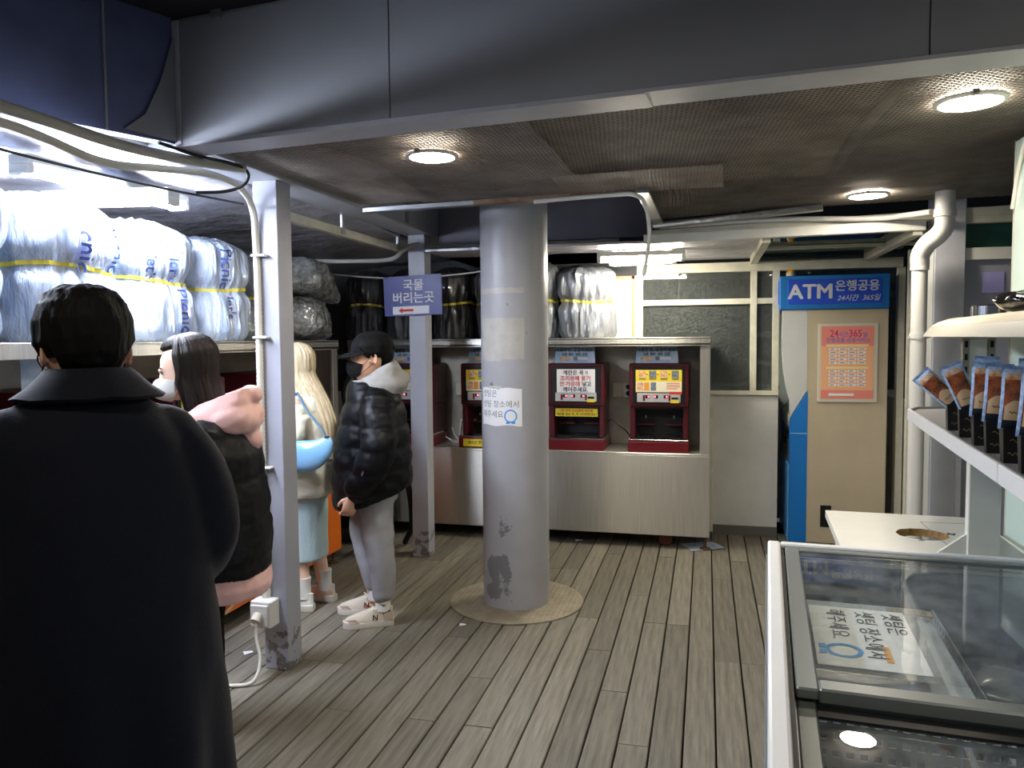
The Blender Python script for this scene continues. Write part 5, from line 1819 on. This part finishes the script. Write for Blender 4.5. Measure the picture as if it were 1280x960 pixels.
def folds(amp, s, seed=0.):
    def f(co, no):
        d = amp * nz(co, s, seed) + amp * .4 * nz(co, tuple(2.3 * x for x in s), seed + 9)
        return co + no * d[:, None]
    return f


def shoe(t, pos, yaw, L=.285, style='runner'):
    """built at the world of the person: pos = heel centre on the floor, x forward"""
    Mx = Matrix.Translation(pos) @ Matrix.Rotation(yaw, 4, 'Z')
    out = [(-.0, .028), (.03, .036), (.09, .036), (.15, .042), (.20, .047), (.245, .042), (.275, .025), (.285, .0)]
    full = [(x * L / .285, y) for x, y in out] + [(x * L / .285, -y) for x, y in reversed(out[:-1])]
    sm = MB(Mx)
    base = [Vector((x, y * .94, 0)) for x, y in full]
    r1 = [Vector((x, y * 1.04, .014 + .016 * max(0, (x - .2) / .085) ** 2)) for x, y in full]
    r2 = [Vector((x, y * 1.0, .032 + .006 * (x < .08) + .010 * max(0, (x - .2) / .085) ** 2)) for x, y in full]
    sm.rings([base, r1, r2])
    s_ = sm.build('sole', M_sole, t, smooth=40)
    up = MB(Mx)
    rows = []
    for z, x0_, x1_, w in ((.022, .0, .282, 1.0), (.042, .0, .279, .98), (.058, .002, .262, .88), (.074, .004, .215, .76), (.090, .004, .165, .66), (.104, .003, .125, .60)):
        k = L / .285
        ring = []
        for j in range(32):
            a = 2 * PI * j / 32
            cx = (x0_ + x1_) / 2 * k; rx = (x1_ - x0_) / 2 * k
            xx = cx + rx * math.cos(a)
            ww = np.interp(xx / k, [0, .03, .09, .15, .20, .245, .275, .29], [.03, .036, .036, .042, .047, .043, .034, .03]) * w
            ring.append(Vector((xx, ww * math.copysign(abs(math.sin(a)) ** .8, math.sin(a)), z)))
        rows.append(ring)
    up.rings(rows)
    u = up.build('upper', M_shoe if style == 'runner' else M_shoew, t, smooth=60)
    lc_ = MB(Mx)
    for i in range(5):
        x = (.115 + i * .02) * L / .285; z = .101 - i * .0095
        lc_.tube([(x, -.022, z - .004), (x + .008, 0, z + .006), (x, .022, z - .004)], .0028, 6)
    lc_.tube(bez([(.11, .0, .105), (.12, .03, .115), (.10, .045, .10), (.11, .012, .104)], 4), .0022, 6).tube(bez([(.11, .0, .105), (.13, -.03, .112), (.115, -.045, .095), (.11, -.012, .104)], 4), .0022, 6)
    lc_.build('laces', M_shoew, t, smooth=60)
    if style == 'runner':
        for s in (-1, 1):
            for pts in ([(.19, .048, .032), (.25, .041, .034), (.262, .030, .052), (.215, .040, .055)], [(.005, .036, .04), (.06, .0385, .038), (.055, .034, .075), (.008, .028, .09)]):
                MB(Mx).add([(x, s * (y + .0015), z) for x, y, z in pts], [(0, 1, 2, 3)]).build('suede_overlay', M_shoeg, t)
            hb = MB(Mx)
            hb.add([(x, s * y, z) for x, y, z in ((.012, .0375, .04), (.03, .0385, .042), (.035, .031, .088), (.02, .029, .095))], [(0, 1, 2, 3)])
            hb.build('dark_heel_panel', M_iris, t)
            text('N', .042, M_iris, t, Mx @ Vector((.105, s * .0405, .058)), rot=(PI / 2 - .22, 0, yaw + (0 if s < 0 else PI)), fat=.02)
    return u


def neckline_hood(mb, rows):
    return stack(mb, rows, 32, 2.)


# ---------------------------------------------------------------- man in the cap
t = thing('person', (-1.872, 4.075, 0), 'man in black cap, mask and puffer jacket with grey hood, by the blue sign', 'person', 'people at the counters', rz=R(201))
Mh = headM((-.018, 0, 1.395), yaw=R(4), pitch=R(-3)) @ Matrix.Scale(1.07, 4)
armL = dict(s=(-.045, .20, 1.30), e=(-.05, .265, 1.02), w=(.085, .235, .765), d=(.35, -.05, -.94), n=(.3, -.95, .0), t=(.94, .2, .35), curl=.95, size=1.0)
armR = dict(s=(-.045, -.20, 1.30), e=(-.05, -.265, 1.02), w=(.10, -.225, .78), d=(.35, .05, -.94), n=(.3, .95, 0), t=(.94, -.2, .35), curl=.8)
legs = [dict(h=(-.02, .085, .84), k=(-.03, .10, .47), a=(-.055, .115, .09), f=(1, .12, 0)), dict(h=(.0, -.085, .84), k=(.06, -.09, .47), a=(.0, -.075, .09), f=(1, -.1, 0))]
body('body', t, Mh, [(.76, -.01, 0, .07, .11), (.84, -.01, 0, .10, .155), (.95, -.01, 0, .095, .14), (1.10, -.005, 0, .10, .145), (1.25, -.015, 0, .105, .165), (1.33, -.02, 0, .07, .14), (1.37, -.02, 0, .05, .07)],
     [armL, armR], legs, [(-.03, 0, 1.32), (-.01, 0, 1.40), (.0, 0, 1.46)], M_skin)
mb = MB()
stack(mb, [(.735, -.005, 0, .205, .235, .0), (.72, -.005, 0, .222, .25, -.30), (.80, -.005, 0, .228, .255, -.16), (.92, -.008, 0, .222, .255, -.05), (1.05, -.012, 0, .207, .25), (1.18, -.018, 0, .185, .24), (1.27, -.022, 0, .165, .22), (1.325, -.015, 0, .14, .17), (1.36, .0, 0, .125, .13, .05), (1.385, .005, 0, .115, .115, .08)][1:])
limb(mb, [(-.05, .17, 1.27), (-.06, .275, 1.07), (-.02, .28, .93), (.075, .24, .79)], [.10, .098, .092, .072])
limb(mb, [(-.05, -.17, 1.27), (-.06, -.275, 1.07), (-.02, -.28, .93), (.085, -.235, .80)], [.10, .098, .092, .072])
union('puffer_jacket', mb, .0105, M_puffb, t, 3, .5, baffles(.125, .014, .008, 3., .02))
MB().tube([(-.0, .368, .985), (.03, .36, .90)], .004, 6).build('zip', M_alu, t)
mb = MB()
stack(mb, [(1.315, -.05, 0, .14, .15, .05), (1.37, -.055, 0, .142, .145, .0), (1.405, -.062, 0, .128, .13, -.12), (1.445, -.072, 0, .098, .105, -.35), (1.475, -.082, 0, .065, .082, -.5)])
limb(mb, [(-.13, .09, 1.36), (-.17, 0, 1.385), (-.13, -.09, 1.36)], [.05, .062, .05])
limb(mb, [(.045, .09, 1.37), (.085, .03, 1.35), (.085, -.03, 1.35), (.045, -.09, 1.37)], [.03, .034, .034, .03])
union('hood', mb, .0085, M_greyfl, t, 3, .5, folds(.010, (12, 12, 18), 2.))
mb = MB()
stack(mb, [(.70, -.01, 0, .135, .19), (.80, -.01, 0, .135, .185), (.88, -.01, 0, .12, .17)])
limb(mb, [(-.025, .09, .76), (-.035, .105, .48), (-.06, .112, .30), (-.055, .115, .165)], [.108, .088, .076, .058])
limb(mb, [(.03, -.085, .76), (.055, -.09, .48), (.02, -.08, .30), (.0, -.075, .165)], [.102, .082, .072, .056])
union('joggers', mb, .009, M_jog, t, 3, .5, folds(.010, (8, 8, 9), 5.))
for (x, y) in ((-.055, .115), (.0, -.075)):
    MB().lathe([(.046, .085), (.044, .11), (.043, .15), (.044, .175)], (x, y, 0), 20).build('sock', M_sock, t, smooth=50)
mb = MB()
sw = [(-.078, .160, .128), (-.062, .1605, .118), (-.03, .158, .136), (-.062, .161, .126)]
mb.add(sw, [(0, 1, 2, 3)]).build('sock_mark', M_ink, t)
shoe(t, (-.115, .118, 0), R(6))
shoe(t, (-.06, -.078, 0), R(-5))
scalp('hair', Mh, M_hairb, t, .020, .02, .50, .84, 3.3)
mask(Mh, M_blackcloth, t, M_blackcloth, .012, .02, .47, 66)
cp = MB(Mh)
rows = []
for i in range(13):
    f = i / 12
    tt = .66 + .34 * f
    cx, rx, ry = headat(min(tt, 1))
    rows.append([v for v in ering((cx * .6 - .006, 0, tt * HH + .030 * f ** .8), ((rx + .017) * (1 if i < 12 else .4), 0, 0), (0, (ry + .017) * (1 if i < 12 else .4), 0), 36)])
cp.rings(rows)
cap = cp.build('cap', M_blackcloth, t, smooth=60)
br = MB(Mh)
vs = []
nb, mbn = 22, 7
for off in (0, -.004):
    for j in range(mbn + 1):
        r_ = j / mbn
        for i in range(nb + 1):
            a = R(-72 + 144 * i / nb)
            inner_ = Vector((-.006 + .115 * math.cos(a), .092 * math.sin(a), .665 * HH))
            ext = .075 * r_ * math.cos(a) ** .7
            vs.append(inner_ + Vector((ext, .004 * r_ * math.sin(a), -.022 * r_ ** 1.3 * math.cos(a) - .012 * (math.sin(a) ** 2) * r_ + off)))
w_ = nb + 1; q_ = w_ * (mbn + 1)
fs = []
for j in range(mbn):
    for i in range(nb):
        p = j * w_ + i
        fs += [(p, p + 1, p + w_ + 1, p + w_), (q_ + p + w_, q_ + p + w_ + 1, q_ + p + 1, q_ + p)]
for i in range(nb): fs.append((mbn * w_ + i, mbn * w_ + i + 1, q_ + mbn * w_ + i + 1, q_ + mbn * w_ + i))
br.add(vs, fs).build('brim', M_blackcloth, cap, smooth=60)
mb = MB(Mh)
mb.box(-.125, -.112, -.03, .03, .66 * HH, .74 * HH).build('cap_strap', M_blackcloth, cap)


# ---------------------------------------------------------------- long hair: one combed mass from the crown down the back
def long_hair(name, Mh, m, t, length, seed, fall=(0, 0), spread=1., tail=.5, grow=.03, open_deg=70, fpow=1., lag=.03, top=.0):
    """rings from the crown over the skull, then down; the face stays open; combed strands in relief"""
    n, k1, k2 = 180, 26, 30
    yaw = Mh.to_euler().z
    rg = []
    for i in range(k1 + 1):
        tt = 1 - (1 - .30) * (i / k1) ** 1.3
        cx, rx, ry = headat(min(tt, .999))
        if tt < .6: rx, ry = headat(.6)[1] * .97, headat(.6)[2]
        g = grow * min(1, .55 + (1 - tt) * 1.6)
        ring = []
        for j in range(n):
            a = 2 * PI * j / n
            ad = abs((a + PI) % (2 * PI) - PI)
            op = 0.
            if tt < .86: op = min(1, max(0, (R(open_deg) - ad) / R(14))) * min(1, (.86 - tt) / .05)
            w = .0045 * noise.noise(Vector((math.cos(a) * 7 + seed, math.sin(a) * 7, tt * 1.2))) + .0035 * noise.noise(Vector((math.cos(a) * 24 + seed, math.sin(a) * 24, tt * 2)))
            gg = g
            if ad < R(open_deg) and tt < .99: gg = .004 + (g - .004) * min(1, max(0, (tt - .86) / .13)) if tt > .8 else g
            fx = (rx + gg + w) * (1 - op) + (rx * .80) * op
            fy = (ry + gg + w) * (1 - op) + (ry * .80) * op
            ring.append(Mh @ Vector((cx + fx * math.cos(a), fy * math.sin(a), tt * HH + (grow * .9 + top) * min(1, max(0, (tt - .62) / .38)))))
        rg.append(ring)
    cx, rx, ry = headat(.30)
    rx, ry = headat(.6)[1] * .97, headat(.6)[2]
    c1 = Mh @ Vector((cx, 0, .30 * HH))
    for i in range(1, k2 + 1):
        u = i / k2
        sh = (1 + (spread - 1) * u) * (1 - (1 - tail) * max(0, (u - .55) / .45) ** 1.5)
        c = Vector((c1.x + fall[0] * u ** fpow - lag * min(1, u * 3), c1.y + fall[1] * u ** fpow, c1.z - length * u))
        fr = 1 - .45 * min(1, u * 2.5)
        ring = []
        for j in range(n):
            a = 2 * PI * j / n
            ad = abs((a + PI) % (2 * PI) - PI)
            op = min(1, max(0, (R(open_deg) - ad) / R(14)))
            w = .0055 * noise.noise(Vector((math.cos(a) * 7 + seed, math.sin(a) * 7, -u * 1.5))) + .004 * noise.noise(Vector((math.cos(a) * 24 + seed, math.sin(a) * 24, -u * 2)))
            fx = (rx + grow + w) * sh * (1 - op * .75) * (fr if math.cos(a) > 0 else 1)
            fy = (ry + grow + w) * sh * (1 - op * .5)
            v = Vector((fx * math.cos(a), fy * math.sin(a), 0))
            v.rotate(Matrix.Rotation(yaw, 3, 'Z'))
            ring.append(c + v + Vector((0, 0, .03 * u * noise.noise(Vector((a * 6, seed, 0))))))
        rg.append(ring)
    mb = MB().rings(rg)
    return mb.build(name, m, t, smooth=70)


# ---------------------------------------------------------------- woman with the pink hood
t = thing('person', (-1.965, 2.735, 0), 'woman with long dark hair, white mask, black jacket and pink hood', 'person', 'people at the counters', rz=R(196))
Mh = headM((.055, 0, 1.40), yaw=R(12), pitch=R(-14))
armL = dict(s=(-.03, .145, 1.235), e=(.0, .235, 1.02), w=(.19, .17, .93), d=(.95, -.3, .05), n=(.0, -.4, -.9), t=(.25, -.9, .4), curl=.5, size=.88)
armR = dict(s=(-.03, -.145, 1.235), e=(.02, -.235, 1.02), w=(.21, -.16, .95), d=(.95, .3, .05), n=(0, .4, -.9), t=(.25, .9, .4), curl=.5, size=.88)
legs = [dict(h=(.03, .08, .80), k=(.08, .085, .45), a=(.07, .09, .09), f=(1, .1, 0)), dict(h=(.03, -.08, .80), k=(.08, -.085, .45), a=(.07, -.09, .09), f=(1, -.1, 0))]
body('body', t, Mh, [(.72, -.01, 0, .07, .11), (.80, -.01, 0, .10, .155), (.95, -.01, 0, .088, .125), (1.10, -.0, 0, .095, .135), (1.20, -.01, 0, .095, .14), (1.27, -.015, 0, .07, .11), (1.31, -.015, 0, .05, .065)],
     [armL, armR], legs, [(-.03, 0, 1.29), (.015, 0, 1.38), (.045, 0, 1.46)], M_skinp)
mb = MB()
stack(mb, [(.69, -.01, 0, .205, .235, .06), (.76, -.01, 0, .215, .24, .05), (.88, -.015, 0, .21, .24), (1.02, -.02, 0, .19, .235), (1.15, -.025, 0, .17, .225), (1.24, -.03, 0, .145, .20), (1.295, -.03, 0, .115, .15), (1.32, -.03, 0, .09, .11)])
limb(mb, [(-.03, .15, 1.24), (-.02, .245, 1.06), (.03, .25, .98), (.17, .185, .93)], [.092, .09, .085, .06])
limb(mb, [(-.03, -.15, 1.24), (-.02, -.245, 1.06), (.03, -.25, .98), (.19, -.175, .95)], [.092, .09, .085, .06])
union('black_jacket', mb, .0105, M_puffb, t, 3, .5, baffles(.17, .009, .006, 7., .05))
mb = MB()
stack(mb, [(.595, -.012, 0, .20, .222, .06), (.64, -.012, 0, .21, .23, .06), (.72, -.01, 0, .20, .225, .05)])
union('hoodie_hem', mb, .008, M_fleece, t, 2, .5, folds(.006, (9, 9, 6), 1.), )
mb = MB()
stack(mb, [(1.275, -.045, 0, .15, .165, .10), (1.32, -.05, 0, .15, .155, .05), (1.365, -.06, 0, .128, .135, -.12), (1.41, -.085, 0, .09, .11, -.3)])
limb(mb, [(-.08, .13, 1.30), (-.145, .06, 1.31), (-.145, -.06, 1.31), (-.08, -.13, 1.30)], [.05, .062, .062, .05])
limb(mb, [(-.12, .04, 1.38), (-.17, .0, 1.40), (-.12, -.04, 1.38)], [.04, .045, .04])
limb(mb, [(-.14, .04, 1.27), (-.165, 0, 1.215), (-.14, -.04, 1.27)], [.045, .045, .045])
union('pink_hood', mb, .0085, M_fleece, t, 3, .5, folds(.012, (10, 10, 14), 6.))
mb = MB()
for l in legs: limb(mb, [l['h'], l['k'], (l['a'][0], l['a'][1], .1)], [.10, .08, .065])
stack(mb, [(.70, .02, 0, .125, .17), (.82, .0, 0, .11, .16)])
union('trousers', mb, .01, M_blackcloth, t, 2, .5, folds(.006, (10, 10, 18), 3.))
shoe(t, (.0, .09, 0), R(5), .25, 'plain')
shoe(t, (.0, -.09, 0), R(-5), .25, 'plain')
long_hair('long_hair', Mh, M_hairbr, t, .27, 5, fall=(-.015, 0), spread=1.04, tail=.9, grow=.030, open_deg=76, lag=.012)
mask(Mh, M_shoew, t, M_shoew, .038, .0, .45, 64)

# ---------------------------------------------------------------- blonde woman
t = thing('person', (-2.37, 4.18, 0), 'blonde woman in a cream puffer jacket and pale blue knit skirt behind the post', 'person', 'people at the counters', rz=R(186))
Mh = headM((.02, 0, 1.35), yaw=R(-4), pitch=R(-8))
armL = dict(s=(-.03, .165, 1.25), e=(-.01, .235, 1.02), w=(.19, .19, .96), d=(.9, -.1, .3), n=(.1, -.5, -.85), t=(.35, -.8, .4), curl=.5, size=.86)
armR = dict(s=(-.03, -.165, 1.25), e=(.03, -.235, 1.04), w=(.24, -.17, 1.06), d=(.9, .1, .3), n=(.1, .5, -.85), t=(.35, .8, .4), curl=.5, size=.86)
legs = [dict(h=(-.01, .075, .78), k=(.0, .075, .43), a=(-.02, .085, .09), f=(1, .1, 0)), dict(h=(-.01, -.075, .78), k=(-.03, -.08, .43), a=(-.085, -.085, .09), f=(1, -.12, 0))]
body('body', t, Mh, [(.70, -.01, 0, .07, .11), (.78, -.01, 0, .10, .155), (.92, -.01, 0, .085, .12), (1.06, -.0, 0, .092, .13), (1.19, -.01, 0, .095, .145), (1.27, -.015, 0, .07, .125), (1.305, -.015, 0, .05, .07)],
     [armL, armR], legs, [(-.025, 0, 1.26), (.0, 0, 1.34), (.015, 0, 1.42)], M_skinp)
mb = MB()
stack(mb, [(.70, -.01, 0, .175, .205), (.73, -.012, 0, .195, .222), (.85, -.015, 0, .195, .228), (.98, -.02, 0, .18, .225), (1.12, -.025, 0, .165, .215), (1.21, -.03, 0, .14, .19), (1.265, -.03, 0, .115, .145), (1.295, -.025, 0, .10, .11)])
limb(mb, [(-.03, .145, 1.20), (-.03, .235, 1.04), (.02, .24, .97), (.17, .195, .95)], [.09, .088, .082, .056])
limb(mb, [(-.03, -.145, 1.20), (-.02, -.235, 1.05), (.04, -.24, 1.0), (.21, -.175, 1.05)], [.09, .088, .082, .056])
union('cream_puffer_jacket', mb, .0105, M_puffc, t, 3, .5, baffles(.14, .010, .009, 13., .07))
mb = MB()
stack(mb, [(.30, .0, 0, .122, .145), (.31, .0, 0, .126, .15), (.45, .0, 0, .125, .155), (.60, -.005, 0, .128, .165), (.75, -.01, 0, .122, .165)], p=2.4)
union('knit_skirt', mb, .008, M_knit, t, 2, .5, folds(.006, (14, 14, 3), 8.))
for l in legs:
    MB().lathe([(.046, .075), (.042, .11), (.041, .16), (.045, .20)], (l['a'][0], l['a'][1], 0), 20).build('sock', M_sock, t, smooth=50)
shoe(t, (-.085, .088, 0), R(5), .25, 'plain')
shoe(t, (-.15, -.088, 0), R(-8), .25, 'plain')
long_hair('long_hair', Mh, M_hairbl, t, .50, 9, fall=(-.20, .05), spread=.86, tail=.35, grow=.032, open_deg=70, fpow=.9, lag=.03)
tb_ = t
# her shoulder bag
bg_ = thing('shoulder_bag', (-2.37, 4.18, .085), 'glossy sky blue crescent shoulder bag under the arm of the blonde woman', 'bag', rz=R(186))
mb = MB()
rg = []
for i in range(21):
    u = i / 20
    a = R(194 + 140 * u)
    c = Vector((-.13 + .17 * math.cos(a), .325 + .01 * math.sin(PI * u), 1.03 + .145 * math.sin(a)))
    w = .016 + .074 * math.sin(PI * u) ** .7
    rad_ = Vector((math.cos(a), 0, math.sin(a)))
    rg.append(ering(c, rad_ * w, (0, .008 + .036 * math.sin(PI * u) ** .7, 0), 20, 2.2))
mb.rings(rg).build('pouch', M_bag, bg_, smooth=60)
MB().tube(bez([(-.285, .325, .985), (-.24, .31, 1.05), (-.16, .27, 1.12), (-.08, .20, 1.20), (-.04, .14, 1.225)], 6), .011, 8, flat=.45).tube(bez([(.03, .325, .985), (.02, .315, 1.05), (.03, .27, 1.12), (.0, .20, 1.20), (-.04, .14, 1.225)], 6), .011, 8, flat=.45).build('strap', mat('blue_strap', '5F7F98', .45), bg_, smooth=60)
MB().tube([(-.287, .314, .99), (-.287, .338, .99)], .012, 10).build('ring', M_chrome, bg_, smooth=40)

# ---------------------------------------------------------------- man in the navy coat
t = thing('person', (-1.31, 1.40, 0), 'man seen from behind in a long navy wool coat, nearest the camera', 'person', 'people at the counters', rz=R(142))
Mh = headM((.015, .0, 1.485), yaw=R(6), pitch=R(-6))
armL = dict(s=(-.02, .17, 1.38), e=(.0, .235, 1.12), w=(.22, .15, 1.04), d=(.9, -.4, .1), n=(0, -.5, -.85), t=(.35, -.8, .4), curl=.6, size=1.0)
armR = dict(s=(-.02, -.17, 1.38), e=(.0, -.235, 1.12), w=(.22, -.15, 1.04), d=(.9, .4, .1), n=(0, .5, -.85), t=(.35, .8, .4), curl=.6, size=1.0)
legs = [dict(h=(-.01, .09, .90), k=(.0, .10, .50), a=(-.03, .11, .09), f=(1, .12, 0)), dict(h=(-.01, -.09, .90), k=(.0, -.10, .50), a=(-.03, -.11, .09), f=(1, -.12, 0))]
body('body', t, Mh, [(.82, -.01, 0, .07, .11), (.90, -.01, 0, .105, .16), (1.03, -.01, 0, .10, .145), (1.18, -.0, 0, .105, .155), (1.33, -.01, 0, .105, .16), (1.41, -.015, 0, .075, .12), (1.46, -.015, 0, .055, .07)],
     [armL, armR], legs, [(-.03, 0, 1.40), (-.01, 0, 1.48), (.005, 0, 1.55)], M_skin)
mb = MB()
stack(mb, [(.50, .0, 0, .23, .275), (.60, .0, 0, .225, .27), (.80, .0, 0, .214, .262), (1.0, -.005, 0, .192, .25), (1.18, -.01, 0, .172, .235), (1.32, -.015, 0, .152, .215), (1.41, -.02, 0, .13, .195), (1.465, -.02, 0, .11, .15), (1.51, -.015, 0, .09, .105)], n=40)
for s in (1, -1):
    limb(mb, [(-.02, s * .14, 1.425), (-.02, s * .202, 1.31), (-.005, s * .226, 1.16), (.12, s * .19, 1.05), (.2, s * .16, 1.05)], [.07, .082, .085, .075, .066], 20)


def coatshape(co, no):
    d = .010 * nz(co, (5, 5, 1.6), 2.) + .004 * nz(co, (14, 14, 8), 5.)
    # vertical drape on the skirt of the coat
    low = np.clip((1.05 - co[:, 2]) / .5, 0, 1)
    ang = np.arctan2(co[:, 1], co[:, 0])
    d = d + low * .016 * np.sin(ang * 7 + 1.2)
    return co + no * d[:, None]


union('wool_coat', mb, .0115, M_wool, t, 4, .5, coatshape)
mb = MB()
rows = []
for z, rx, ry, cx in ((1.485, .10, .115, -.022), (1.53, .080, .088, -.016), (1.56, .071, .075, -.010), (1.566, .077, .081, -.012), (1.55, .088, .096, -.020), (1.525, .105, .120, -.024), (1.505, .120, .15, -.026), (1.498, .114, .144, -.024)):
    rows.append(ering((cx, 0, z), (rx, 0, 0), (0, ry, 0), 48))
for r_ in rows:
    for v in r_:
        v.z -= .05 * max(0, v.x) / .1
        v.z += .004 * noise.noise(v * 18)
mb.rings(rows, caps=False).build('coat_collar', M_wool, t, smooth=70)
mb = MB()
for l in legs: limb(mb, [(l['h'][0], l['h'][1], .85), l['k'], (l['a'][0], l['a'][1], .10)], [.11, .085, .07])
stack(mb, [(.78, -.01, 0, .13, .18), (.92, -.01, 0, .12, .17)])
union('jeans', mb, .011, M_denim, t, 2, .5, folds(.007, (9, 9, 18), 3.))
shoe(t, (-.11, .11, 0), R(6), .29, 'plain')
shoe(t, (-.11, -.11, 0), R(-6), .29, 'plain')
scalp('hair', Mh, M_hairb, t, .020, .10, .44, .78, 1.7, top=.010, amp=.0055, n=150, k=60, back=.25)
mask(Mh, M_blackcloth, t, M_blackcloth, .012, .02, .46, 66)
